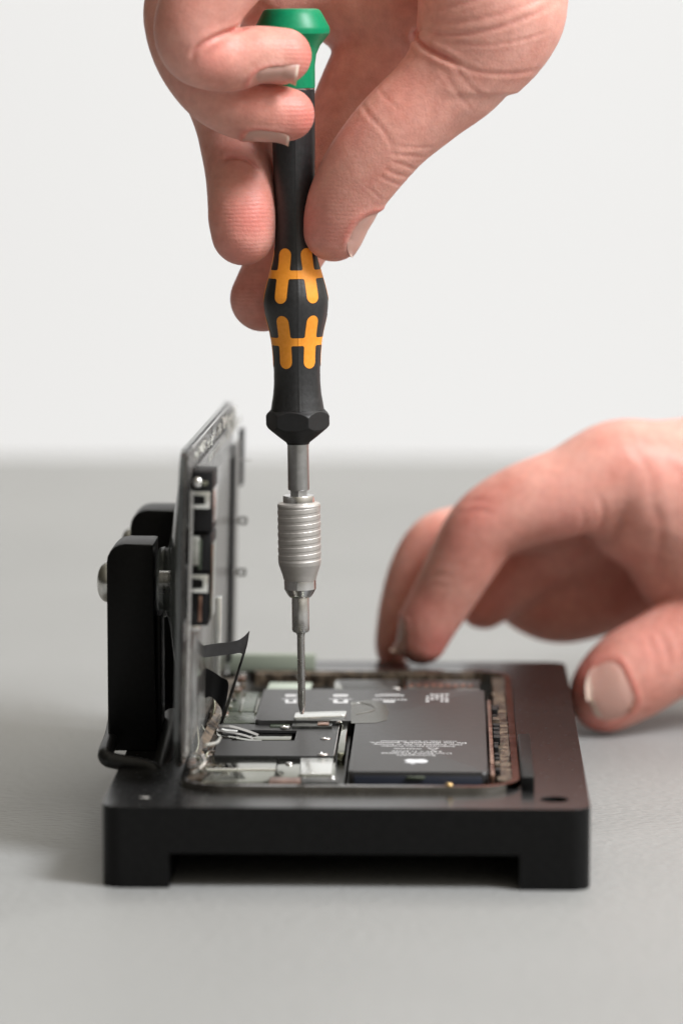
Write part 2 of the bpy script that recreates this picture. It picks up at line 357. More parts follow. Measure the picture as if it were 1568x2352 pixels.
for s,xa,xb,y in [('Rechargeable',911,999,1734.5),('Li-ion Battery 616-00660',875,1036,1730),('3.83V = 11.67Wh',899,1014,1725.6),('WARNING',904,968,1719.4),
      ('Authorized Service Provider',874,1046,1713.8),('Only. Potential for fire or burning.',856,1061,1710),('Do not disassemble, puncture,',848,1070,1706),('crush, heat, or burn. Authorized',874,1048,1702.4)]:
    A=onz(xa,y,pz); B=onz(xb,y,pz); merge(b,text_bm(s,B[0]-A[0],(A[0]+B[0])/2,(A[1]+B[1])/2,pz,1.3,.016))
A=onz(994,1719.5,pz)                                      # warning triangle, point towards the label's top
for s0,s1 in ((1.5,1.0),):
    for i in range(3):
        t0=math.radians(-90+120*i); t1=math.radians(-90+120*(i+1))
        q=[(A[0]+s*math.cos(t)*1.05,A[1]+s*math.sin(t)*1.3) for s,t in ((s0,t0),(s0,t1),(s1,t1),(s1,t0))]
        b.faces.new([b.verts.new((x,y,pz)) for x,y in q])
obj('printed_text',b,M['print'],bat); b=NB()
def bar(x0_,x1_,y0_,y1_):
    q=[onz(x0_,y0_,pz),onz(x1_,y0_,pz),onz(x1_,y1_,pz),onz(x0_,y1_,pz)]; b.faces.new([b.verts.new(tuple(p)) for p in q])
for x,w in [(782,34),(668,26)]:                            # certification marks, each a few strokes
    bar(x-w*.8,x+w*.8,1605,1606.2); bar(x-w/2,x+w/2,1595,1600); bar(x-w*.5,x-w*.2,1607,1612); bar(x+w*.2,x+w*.5,1607,1612); bar(x-w*.5,x+w*.5,1612,1615)
for i in range(9): bar(862+i*7.4,867+i*7.4,1596,1599)
bar(872,918,1594.5,1597.5)
for i in range(10): bar(856+i*8,861+i*8,1606,1608.2)
bar(880,906,1609.5,1613)
for i in range(5):
    for j in range(4):
        if random.random()<.8: bar(976+i*11+random.random()*3,983+i*11+random.random()*3,1594+j*5.2,1596.6+j*5.2)
obj('certification_marks',b,M['print'],bat)
# fruit emblem
def bez(pts,n=8):
    out=[]
    for a,c1,c2,d in pts:
        for i in range(n):
            t=i/n; out.append(tuple((1-t)**3*np.array(a)+3*t*(1-t)**2*np.array(c1)+3*t*t*(1-t)*np.array(c2)+t**3*np.array(d)))
    return out
body=bez([((0,.62),(.18,.62),(.36,.78),(.62,.76)),((.62,.76),(.8,.75),(.95,.66),(1.02,.5)),((1.02,.5),(.66,.28),(.66,-.22),(1.1,-.4)),((1.1,-.4),(1.0,-.75),(.75,-1.08),(.5,-1.08)),((.5,-1.08),(.3,-1.08),(.2,-.96),(0,-.96)),
          ((0,-.96),(-.2,-.96),(-.3,-1.08),(-.5,-1.08)),((-.5,-1.08),(-.85,-1.05),(-1.15,-.4),(-1.12,.02)),((-1.12,.02),(-1.1,.5),(-.78,.76),(-.5,.76)),((-.5,.76),(-.3,.76),(-.18,.62),(0,.62))])
leaf=bez([((0,.8),(.02,1.1),(.2,1.32),(.48,1.36)),((.48,1.36),(.5,1.05),(.3,.82),(0,.8))])
A=onz(954,1748.5,pz); k=2.35
b=NB()
for P in (body,leaf):
    f=b.faces.new([b.verts.new((A[0]-x*k,A[1]-y*k,pz)) for x,y in P])
bmesh.ops.triangulate(b,faces=b.faces); obj('emblem',b,M['printlogo'],bat)
# circuit board side
def plate(name,pts,z,th,matl,par=phone,bev=.08,label=None,holes=None):
    b=NB(); add_prism(b,quad_on(z,pts),z-th,z,'z',bev,2); return obj(name,b,matl,par,40,label=label)
b=NB(); qa=onz(430,1800,14); add_box(b,PX0+3,x0-1.0,PY0+3,y1-1.6,13,16.6); board=obj('circuit_board',b,M['board'],phone)
sz=18.6
# graphite shield with a slot
sh=quad_on(sz,[(492,1735),(765,1737),(777,1667),(505,1662)])
sl=quad_on(sz,[(532,1701),(676,1701),(682,1678),(537,1676)])
b=NB(); ov=[[b.verts.new((x,y,z)) for x,y in P] for P,z in ((sh,sz),(sl,sz),(sl,sz-.6),(sh,sz-.6))]
for A_,B_ in zip(ov,ov[1:]+ov[:1]):
    for i in range(4): b.faces.new((A_[i],A_[(i+1)%4],B_[(i+1)%4],B_[i]))
shield=obj('shield',b,M['shield'],phone,label='dark graphite shield plate')
plate('slot_strip',[(540,1699),(668,1699),(672,1686),(545,1684)],sz-.5,.3,M['plate'],shield)
b=NB(); e=[np.append(onz(x,y,sz)[:2],sz+.05) for x,y in [(767,1736),(779,1666)]]; add_tube(b,e,.18,8); obj('shield_edge',b,M['polish'],shield,60)
p1=plate('mirror_shield',[(462,1797),(628,1797),(638,1737),(480,1736)],18.2,.8,M['plate'],label='mirror bright shield plate')
b=NB(); add_tube(b,[np.append(onz(x,1769,18.2)[:2],18.3) for x in (474,634)],.28,10); obj('seam_strip',b,M['bright'],p1,60)
p2=plate('camera_shield',[(632,1787),(770,1787),(770,1740),(640,1739)],18.0,.9,M['plate'],label='mirror bright shield plate beside the battery')
b=NB(); add_prism(b,quad_on(18.3,[(690,1779),(762,1779),(766,1742),(690,1742)]),18.02,18.45,'z',.15); obj('raised_cover',b,M['bright'],p2,40)
plate('connector',[(618,1797),(690,1797),(690,1785),(620,1785)],18.6,1.2,M['copper'])
plate('connector',[(692,1797),(778,1797),(778,1785),(692,1785)],18.7,1.2,M['board'])
plate('upper_cover',[(498,1660),(668,1660),(676,1640),(512,1634)],18.5,.8,M['greenboard'])
plate('upper_cover',[(515,1632),(582,1634),(595,1590),(540,1588)],18.4,.8,M['greenboard'])
plate('cover_rib',[(549,1634),(555,1634),(565,1590),(560,1590)],18.8,.6,M['plate'])
plate('cover_rib',[(584,1636),(589,1636),(602,1590),(598,1590)],18.9,.6,M['plate'])
plate('chip',[(620,1668),(665,1668),(668,1646),(624,1645)],18.9,.7,M['greenboard'])
plate('chip_lid',[(626,1654),(664,1654),(665,1647),(628,1646)],19.1,.4,M['plate'])
plate('connector',[(670,1668),(762,1668),(764,1650),(674,1650)],19.2,1.2,M['board'])
plate('connector_cap',[(729,1664),(755,1664),(756,1652),(730,1652)],19.5,.4,M['copper'])
b=NB(); add_prism(b,roundpoly(quad_on(20.4,[(675,1648),(793,1643),(796,1632.5),(679,1636)]),.6),19.6,20.4,'z',.2,3); obj('battery_bracket',b,M['bright'],phone,40,label='bright metal bracket under the screwdriver tip')
b=NB(); add_box(b,x0-3.1,x0-1.5,onz(0,1740,18)[1]+.0,onz(0,1662,18)[1],13,19.4,.3); obj('battery_wall',b,M['plate'],phone,40)
def screw(x,y,z,r,matl='polish'):
    c=onz(x,y,z); b=NB(); add_lathe(b,(c[0],c[1],z-.5),(0,0,1),[(0,r),(.35,r),(.55,r*.8),(.6,r*.45),(.35,r*.35),(.3,0)],24); obj('screw',b,M[matl],phone,40)
for a in [(655,1668,19.2,1.15),(748,1695,18.9,1.2),(741,1731,18.9,1.3),(778,1655,19.6,1.1),(664,1752,18.3,.8),(505,1682,18.9,.9),(470,1735,18.7,1.1),(690,1552,18.6,1.),(910,1580,18.9,1.1),(1031,1800,19.1,.8,'gold'),(762,1785,18.9,.8)]: screw(*a)
# far end: speaker, taptic engine, connectors
plate('sticker',[(612,1585),(712,1586),(717,1568),(620,1567)],18.7,.4,M['sticker'],label='pale green sticker')
plate('speaker',[(765,1583),(912,1583),(916,1561),(772,1561)],18.9,3,M['board'])
plate('haptic_motor',[(925,1588),(1100,1588),(1102,1562),(930,1562)],18.9,3,M['board'])
for i in range(9): plate('contact',[(938+i*17,1577),(949+i*17,1577),(950+i*17,1570),(939+i*17,1570)],19.05,.3,M['copper'])
plate('bracket',[(1052,1592),(1100,1594),(1101,1583),(1048,1583)],19.2,.3,M['bright'])
plate('bracket',[(768,1586),(790,1587),(778,1565),(768,1565)],19.2,.3,M['plate'])
plate('cover_rib',[(925,1590),(931,1590),(934,1562),(928,1562)],19.2,.3,M['plate'])
# debris and tiny parts along the hinge side
for i in range(46):
    px=random.uniform(440,560); t=(560-px)/120; py=1560+200*t+random.uniform(-14,14)
    c=onz(px,py,18.6); r=random.uniform(.3,1.0); b=NB(); add_box(b,c[0]-r,c[0]+r,c[1]-r*1.6,c[1]+r*1.6,17.4,18.3+random.random()*1.1,.12)
    obj(random.choice(['chip','spring_contact','clip']),b,M[random.choice(['plate','board','grime','board','polish','copper'])],phone,40)
# copper rail and springs beside the battery (right)
b=NB(); add_box(b,x1+.6,x1+1.5,y0-1,y0+11,15,19.4,.15); obj('side_rail',b,M['copper'],phone,40)
b=NB(); add_box(b,x1+.6,x1+1.5,y0+12.5,y2-12,15,19.3,.15); obj('side_rail',b,M['copper'],phone,40)
for i in range(14):
    yy=y0+4+i*6.1+random.uniform(-1.5,1.5); b=NB(); add_box(b,x1+1.7,x1+2.6+random.random()*.8,yy,yy+random.uniform(1.5,4.5),17,19.0+random.random()*.7,.12); obj('clip',b,M[random.choice(['black','plate','grime','black'])],phone,40)
# little flex ribbons at the hinge
def flex(name,Lp_,Rp_,matl,par=phone,th=.12,k=8,label=None):
    b=NB(); add_ribbon(b,smooth_path(Lp_,k),smooth_path(Rp_,k),th); return obj(name,b,matl,par,70,label=label)
H=lambda x,y,Y: atY(x,y,Y)
def strip(pts,dy,matl,label=None): flex('flex_cable',[H(*p) for p in pts],[H(p[0]+dy*.9,p[1]-dy*1.9,p[2]+dy) for p in pts],matl,phone,.1,8,label)
strip([(506,1640,70),(498,1658,70),(504,1670,69.5),(528,1671,69),(562,1680,68),(600,1694,67),(632,1704,66)],2.6,M['flexgrey'],'pale grey flex cable curling onto the shield')
strip([(508,1646,66),(497,1668,66),(501,1680,65.5),(524,1684,65),(556,1690,64),(588,1701,63)],2.2,M['flexgrey'],'pale grey flex cable curling onto the shield')
strip([(502,1664,62),(496,1682,62),(504,1692,61.5),(530,1695,61),(566,1701,60.5),(600,1704,60)],2.0,M['plate'],'shiny flex cable curling onto the shield')
strip([(508,1676,64),(520,1679,64),(545,1681,64)],1.8,M['bright'])  # bright strip put in as the highlight on the cable fold
# ------------------------------------------------------------------ raised display, part of the phone
XD=-34.9
zt=onx(430,1034,XD)[2]; zt=88.
disp_poly=rrect(12.,158.5,20.2,zt,8,10)
b=NB(); add_prism(b,disp_poly,XD-1.7,XD-.75,'x',.3,3); disp=obj('display',b,M['glass'],phone,40,label='glass display lifted upright on its hinge side')
b=NB(); add_prism(b,rrect(12.6,157.9,20.8,zt-.6,7.5,10),XD-.7,XD-.1,'x',.15,2); obj('display_bezel',b,M['bezel'],disp,40)
b=NB(); add_prism(b,rrect(26,149,23.5,zt-5,6,8),XD-.05,XD+.55,'x',.15,2); obj('backplate',b,M['lcd'],disp,40)
def dplate(name,x0_,x1_,y0_,y1_,th,matl,zoff=0,bev=.12):
    a=onx(x0_,(y0_+y1_)/2,XD); c=onx(x1_,(y0_+y1_)/2,XD)
    mid=(x0_+x1_)/2; zt_=onx(mid,y0_,XD)[2]; zb_=onx(mid,y1_,XD)[2]
    b=NB(); add_box(b,XD-.05+zoff,XD+th+zoff,min(a[1],c[1]),max(a[1],c[1]),zb_,zt_,bev); return obj(name,b,matl,disp,40)
def fbox(name,xa,xb,ya,yb,Y0,Y1,matl,bev=.15,par=None):
    """block standing off the display, its near face at depth Y0 spanning the measured rectangle"""
    A=atY(xa,ya,Y0); B=atY(xb,yb,Y0); b=NB(); add_box(b,A[0],B[0],Y0,Y1,B[2],A[2],bev); return obj(name,b,matl,par or disp,40)
sm=fbox('sensor_module',424,474,1082,1220,15,27,M['black'],.4)
fbox('sensor_module',424,473,1225,1312,16,30,M['black'],.4); fbox('sensor_module',424,470,1316,1436,15.5,26,M['black'],.4)
def loop(ya,yb):
    Y=14.2
    o_=[atY(x,y,Y) for x,y in ((424,ya),(467,ya),(467,yb),(424,yb))]; i_=[atY(x,y,Y) for x,y in ((424,ya+9),(457,ya+9),(457,yb-9),(424,yb-9))]
    P=[(c[0],c[2]) for c in (o_[0],o_[1],o_[2],o_[3],i_[3],i_[2],i_[1],i_[0])]
    b=NB(); add_prism(b,P,Y,Y+1,'y',.15,2); obj('bracket',b,M['bright'],disp,40)
loop(1129,1168); loop(1320,1361)
fbox('speaker_mesh',424,446,1232,1300,14.8,17,M['seal'],.5); fbox('speaker_grille',443,450,1238,1310,14.9,16.4,M['greenboard'],.3)
fbox('flex_strip',446,454,1368,1428,14.6,15.6,M['copper'],.2); fbox('contact_pad',424,452,1436,1450,14.5,16,M['polish'],.4)
for x,y,r,mm_ in ((437,1107,1.15,'polish'),(455,1109,.75,'plate')):
    q=atY(x,y,15); b=NB(); add_lathe(b,tuple(q),(0,-1,0),[(0,r),(.5,r*.95),(.9,r*.6),(1.0,0)],24); obj('lens',b,M[mm_],disp,40)
fbox('module_edge',474,477,1120,1200,16,27,M['polish'],.15); fbox('module_edge',473,476,1250,1420,16,27,M['plate'],.15)
dplate('edge_channel',504,508,1000,1500,.9,M['black'],.3); dplate('edge_channel',514,519,985,1500,.5,M['darksteel'],.3); dplate('edge_channel',520,524,960,1090,1.,M['black'],.3)
dplate('trim_strip',477,480,1355,1600,1.3,M['bright'],.4)
dplate('adhesive_glint_film',452,520,985,1000,.25,M['seal'],.55,.05)
for y in (1175,1293):                                         # tiny latch loops on the far edge
    c=atY(537,y,150); b=NB(); o_=rrect(c[0]-1.25,c[0]+1.15,c[2]-1.,c[2]+1.,.4,4); i_=rrect(c[0]-.65,c[0]+.55,c[2]-.45,c[2]+.45,.2,4)
    n=len(o_); v=[[b.verts.new((x,yy,z)) for x,z in P] for P,yy in ((o_,149.5),(o_,150.4),(i_,150.4),(i_,149.5))]
    for kk in range(4):
        for j in range(n): b.faces.new((v[kk][j],v[kk][(j+1)%n],v[(kk+1)%4][(j+1)%n],v[(kk+1)%4][j]))
    obj('latch_loop',b,M['darksteel'],disp)
    b=NB(); add_tube(b,[(XD,150,c[2]),(c[0]-1.2,150,c[2])],.3,8); obj('latch_stem',b,M['darksteel'],disp)
c=atY(527,1035,150); d_=atY(553,1035,150); b=NB(); add_tube(b,[c,d_],.14,8); obj('latch_pin',b,M['darksteel'],disp)
# crumpled clear adhesive along the top edge
def scrap(y,z,wy,wz):
    b=NB(); n=5; g=[[b.verts.new((XD+.5+random.random()*.9,y+wy*i/n+random.uniform(-.3,.3),z+wz*j/3+random.uniform(-.4,.4))) for j in range(4)] for i in range(n)]
    for i in range(n-1):
        for j in range(3): b.faces.new((g[i][j],g[i+1][j],g[i+1][j+1],g[i][j+1]))
    obj('adhesive_glint_scrap',b,M['seal'],disp)
for k in range(7): scrap(118+5*k+random.uniform(-2,2),zt-6.8,4.5,4.5)
for k in range(14): scrap(22+9.2*k+random.uniform(-2,2),zt-random.uniform(2.2,3.4),random.uniform(3,7),random.uniform(1.2,2.6))  # extra shards added as bright glints along the top rim
for k in range(9): scrap(12.6+random.random(),23+3.6*k+random.uniform(-1,1),random.uniform(1.5,3),random.uniform(2,4))  # more shards, added as glints down the near edge
b=NB(); add_tube(b,[(XD+.1,23,zt-.15),(XD+.1,90,zt-.1),(XD+.1,150,zt-.15)],.2,8); obj('rim_streak',b,M['polish'],disp,60)  # polished tube added as a bright streak on the top rim
# ribbon cables between display and board
flex('display_flex',[H(440,1479,62),H(480,1470,64),H(530,1462,66),H(549,1452,67),H(562,1438,68)],[H(440,1504,62),H(480,1499,64),H(525,1492,66),H(541,1489,67),H(548,1492,68)],M['flex'],disp,label='grey ribbon cable folded at its tip')
flex('display_flex',[H(562,1438,68),H(556,1478,69),H(541,1530,70),H(522,1600,71),H(506,1650,72)],[H(548,1490,68),H(543,1505,69.5),H(532,1545,71.5),H(513,1605,72.5),H(498,1655,73.5)],M['flex'],disp)
flex('display_flex',[H(463,1524,72),H(480,1532,72),H(500,1545,72),H(517,1562,71),H(506,1640,71)],[H(461,1596,72),H(476,1590,72),H(492,1604,72),H(503,1622,71),H(501,1646,71)],M['black'],disp,label='black ribbon cable')
flex('display_flex',[H(424,1570,60),H(440,1555,62),H(452,1540,66)],[H(424,1612,60),H(440,1600,62),H(458,1600,66)],M['flex'],disp)
flex('display_flex',[H(432,1540,45),H(433,1590,47),H(431,1640,50),H(424,1690,52)],[H(444,1540,45),H(444,1592,47),H(440,1640,50),H(434,1690,52)],M['flex'],disp)
for (xa,ya,xb,yb,Ya) in [(428,1690,445,1620,60),(462,1690,486,1580,66),(472,1700,452,1652,62),(440,1740,446,1660,40),(452,1725,470,1690,52)]:
    b=NB(); A=H(xa,ya,Ya); B=H(xb,yb,Ya+10); md_=(A+B)/2+np.array([.8,0,-.6]); add_tube(b,smooth_path([A,md_,B],5),.45,8); obj('hinge_wire',b,M[random.choice(['polish','plate'])],disp,60)
for i in range(9):
    A=H(random.uniform(418,470),random.uniform(1690,1790),random.uniform(16,34)); B=A+np.array([random.uniform(-1,2.5),random.uniform(4,14),random.uniform(-.8,2.2)]); md_=(A+B)/2+np.array([random.uniform(-.6,1.2),0,random.uniform(-.3,1.2)])
    for q in (A,B,md_): q[0]=max(q[0],XD+.4); q[2]=max(q[2],18.4)
    b=NB(); add_tube(b,smooth_path([A,md_,B],5),random.uniform(.18,.5),8); obj('hinge_wire',b,M[random.choice(['polish','cup','plate','seal'])],disp,60)
def film(Ya,Yb,za,zb,amp,matl,sd):
    r_=random.Random(sd); ph=[r_.uniform(0,6) for _ in range(6)]; n=26; b=NB(); g=[]
    for i in range(n):
        for_y=Ya+(Yb-Ya)*i/(n-1); row=[]
        for j in range(n):
            z=za+(zb-za)*j/(n-1); w=amp*(math.sin(for_y*.9+ph[0]+z*.12)+.7*math.sin(for_y*1.9+ph[1])+.5*math.sin(z*.5+ph[2]+for_y*.4))
            row.append(b.verts.new((XD+1.1+amp*1.6+w*.7,for_y+.4*math.sin(z*.7+ph[3]),z+.6*math.sin(for_y*.8+ph[4]))))
        g.append(row)
    for i in range(n-1):
        for j in range(n-1): b.faces.new((g[i][j],g[i+1][j],g[i+1][j+1],g[i][j+1]))
    obj('adhesive_glint_film',b,matl,disp,60)
film(13,24,21,54,.5,M['film'],3); film(22,40,20.5,34,.7,M['film'],5); film(26,60,66,84,.25,M['film'],8); film(60,150,76,85,.35,M['film'],9)  # wavy clear sheets added to give the panel glassy glints
for yy,x_ in ((12.3,.9),(13.1,1.2)):  # thin polished tubes standing in for bright streaks on the glassy edge
    b=NB(); add_tube(b,[(XD+x_,yy,24),(XD+x_,yy,54),(XD+x_,yy+.1,80)],.17,8); obj('rim_streak',b,M['polish'],disp,60)
flex('liner_strip',[H(440,1730,40),H(470,1660,60),H(500,1600,84)],[H(455,1745,40),H(488,1672,60),H(512,1606,84)],M['grime'],disp)

hinge=Vector((-36,12,20))*S-phone.location
disp.matrix_basis=Matrix.Translation(hinge)@Matrix.Rotation(math.radians(-.55),4,'Z')@Matrix.Rotation(math.radians(1.3),4,'Y')@Matrix.Rotation(math.radians(-.9),4,'X')@Matrix.Translation(-hinge)
# ------------------------------------------------------------------ screwdriver
YS=76.6
def ax(py): 
    px=693.3-(1640-py)*(23.3/1618)
    return atY(px,py,YS)
tip=ax(1640); topc=ax(20); dv=(topc-tip)/np.linalg.norm(topc-tip)
def hp(py): return float((ax(py)-tip)@dv)
def rp(py,half): return half*mmpp(ax(py))
def prof(lst): return [(hp(y),rp(y,h)) for y,h in lst]
drv=empty('screwdriver',tuple(tip),'precision screwdriver with black and orange grip and green cap held upright on the phone','screwdriver')
def lathe_part(name,lst,matl,par=None,n=64,smooth=32):
    b=NB(); add_lathe(b,tip,dv,prof(lst),n); return obj(name,b,matl,par or drv,smooth)
# handle with hexagonal collar, theta measured so that 0 faces the viewer and + goes right
ez=Vector(dv); ey=Vector((0,1,0)); ey=(ey-ez*ey.dot(ez)).normalized(); ex=ey.cross(ez).normalized()
def pt_on(h,r,th): return Vector(tip)+ez*h+ex*(r*math.sin(th))-ey*(r*math.cos(th))
lathe_part('bit',[(1640,3.5),(1637,4.6),(1618,8.6),(1459,8.7),(1455,10),(1450,18.2),(1446,19.8),(1372,19.8),(1368,18)],M['steel'])
lathe_part('lower_ring',[(1371,24),(1367,28),(1352,36.5),(1335,36.5),(1330,36)],M['polish'],smooth=15)
# knurl of the sleeve is one helical groove
b=NB(); nT=96; P_=rp(1220,17.45*2)/2; rows=[]
h_lo,h_hi=hp(1333),hp(1153); g_lo,g_hi=hp(1288),hp(1162)
base_prof=[(hp(y),rp(y,h)) for y,h in [(1333,33),(1331.5,37),(1320,40),(1296,48.2),(1288,49.4),(1160,49.6),(1156,48),(1153,40)]]; bx=[q[0] for q in base_prof]; br=[q[1] for q in base_prof]
for h in np.linspace(h_lo,h_hi,230):
    row=[]
    for i in range(nT):
        th=2*math.pi*i/nT; r=np.interp(h,bx,br)
        if g_lo<h<g_hi:
            f=((h-g_lo)/P_-th/(2*math.pi))%1; e_=min(1,(h-g_lo)/.5,(g_hi-h)/.5)
            # saw tooth: steep lower lip, long upper run
            d_=.11*np.interp(f,[0,.05,.4,.47,1],[0,1,.9,.12,0]); r-=d_*e_
        row.append(b.verts.new(pt_on(h,r,th)))
    rows.append(row)
for A,B in zip(rows,rows[1:]):
    for i in range(nT): b.faces.new((A[i],A[(i+1)%nT],B[(i+1)%nT],B[i]))
b.faces.new(rows[0]); b.faces.new(rows[-1]); obj('bit_sleeve',b,M['sleeve'],drv,28)
lathe_part('upper_ring',[(1154,36.5),(1140,36.5),(1137.5,35),(1137,22)],M['polish'])
b=NB(); u_,v_,d_=frame_for(dv)
add_lathe(b,tip,dv,prof([(1142,21.5),(1120,21.5)]),6); obj('hex_shank',b,M['darksteel'],drv)
lathe_part('shaft',[(1126,20),(1125,23.6),(1122,24.6),(1018,24.6)],M['darksteel'])
HB=[(940,62),(936,61),(925,59.5),(905,56),(880,54),(850,53.8),(815,55.2),(785,58),(760,62.5),(735,69),(715,73.3),(697,75),(680,74),(660,69.5),(640,64),(620,58.5),(600,53),(580,49.5),(555,46.8),(525,44.6),(500,44),(470,44.8),(430,46.8),(390,48.3),(350,49.3),(320,49.8),(270,50),(225,50.5),(206,50.5)]
hb=[(hp(y),rp(y,h)) for y,h in HB]; hx=np.array([a for a,_ in hb]); hr=np.array([r for _,r in hb])
def smooth_interp(h):
    return np.interp(h,hx,hr)
hs=np.linspace(hx[0],hx[-1],260); hrs=smooth_interp(hs)
for _ in range(6): hrs[1:-1]=.25*hrs[:-2]+.5*hrs[1:-1]+.25*hrs[2:]
def rad(h,th):
    r=np.interp(h,hs,hrs)
    r=r*(1+.012*math.cos(6*(th-math.radians(5))))
    d=(math.degrees(th)-7+180)%360-180
    return r+.10*math.exp(-(d/1.6)**2)
b=NB(); nT=180; rows=[]
for h in hs: rows.append([b.verts.new(pt_on(h,rad(h,2*math.pi*i/nT),2*math.pi*i/nT)) for i in range(nT)])
for A,B in zip(rows,rows[1:]):
    for i in range(nT): b.faces.new((A[i],A[(i+1)%nT],B[(i+1)%nT],B[i]))
b.faces.new(rows[0]); b.faces.new(rows[-1])
handle=obj('handle',b,M['handle'],drv,50,label='black grip with orange inlays')
# collar
b=NB(); nT=240; rows=[]
nutp=[(1020,25.5),(1016,27),(1003,44),(984,67),(978,72.5),(974,74),(968,75),(960,75),(955,74),(949,70),(944,65),(940,61.5)]
nh=[(hp(y),rp(y,h)) for y,h in nutp]; nr=np.array(nh); hexa=rp(965,69.5)
for h in np.concatenate([np.linspace(nr[0,0],nr[3,0],10),np.linspace(nr[3,0],nr[-1,0],40)[1:]]):
    r0=np.interp(h,nr[:,0],nr[:,1]); row=[]
    for i in range(nT):
        th=2*math.pi*i/nT; a=((th-math.radians(22)+math.pi/6)%(math.pi/3))-0; a=((th-math.radians(22))%(math.pi/3))-math.pi/6
        row.append(b.verts.new(pt_on(h,min(r0,hexa*.925/math.cos(a)),th)))
    rows.append(row)
for A,B in zip(rows,rows[1:]):
    for i in range(nT): b.faces.new((A[i],A[(i+1)%nT],B[(i+1)%nT],B[i]))
b.faces.new(rows[0]); b.faces.new(rows[-1]); obj('hex_collar',b,M['nut'],drv,22)
# orange inlays: clip a fine (theta,height) grid by a signed distance so the edges stay clean
def inlay(ya,yb,bandy0,bandy1,thc):
    h0,h1=hp(yb),hp(ya); b0,b1=hp(bandy1),hp(bandy0); hwp=rp(640,15.6)
    def sd(th,h):
        r=np.interp(h,hs,hrs); x=(th-thc)*r*1.02
        c=min(max(h,h0+hwp),h1-hwp); a=hwp-math.hypot(x,h-c)
        bnd=min(h-b0,b1-h); 
        q=max(a,min(bnd,.6)) if True else a
        # fillets where band meets pill
        k=.5; hh=max(k-abs(a-bnd),0)/k; return max(a,bnd)+hh*hh*k*.25
    T=np.linspace(thc-math.pi/6,thc+math.pi/6,40); Hh=np.linspace(h0-.3,h1+.3,90)
    b=NB(); D=[[sd(t,h) for t in T] for h in Hh]
    cache={}
    def V(t,h):
        k=(round(t,5),round(h,4))
        if k not in cache: cache[k]=b.verts.new(pt_on(h,rad(h,t)+.09,t))
        return cache[k]
    for i in range(len(Hh)-1):
        for j in range(len(T)-1):
            cs=[(T[j],Hh[i],D[i][j]),(T[j+1],Hh[i],D[i][j+1]),(T[j+1],Hh[i+1],D[i+1][j+1]),(T[j],Hh[i+1],D[i+1][j])]
            if all(c[2]<=0 for c in cs): continue
            out=[]
            for a,c in zip(cs,cs[1:]+cs[:1]):
                if a[2]>0: out.append((a[0],a[1]))
                if (a[2]>0)!=(c[2]>0):
                    t=a[2]/(a[2]-c[2]); out.append((a[0]+(c[0]-a[0])*t,a[1]+(c[1]-a[1])*t))
            vs=[]
            for o in out:
                vv=V(*o)
                if vv not in vs: vs.append(vv)
            if len(vs)>=3:
                try: b.faces.new(vs)
                except ValueError: pass
    obj('grip_inlay',b,M['orange'],handle,60)
for k in range(6):
    inlay(568,693,618,637,math.radians(-26+60*k)); inlay(721,843,772.5,790.5,math.radians(-25+60*k))
lathe_part('swivel_ring',[(208,49),(207,50),(203,50),(202,48)],M['polish'])
lathe_part('cap',[(204,47),(202,50.5),(198,51),(150,51.5),(125,55),(105,64),(88,78),(78,85.5),(70,87),(63,86),(34,71),(26,66.5),(22,62),(20,54),(19,0)],M['green'],smooth=24)

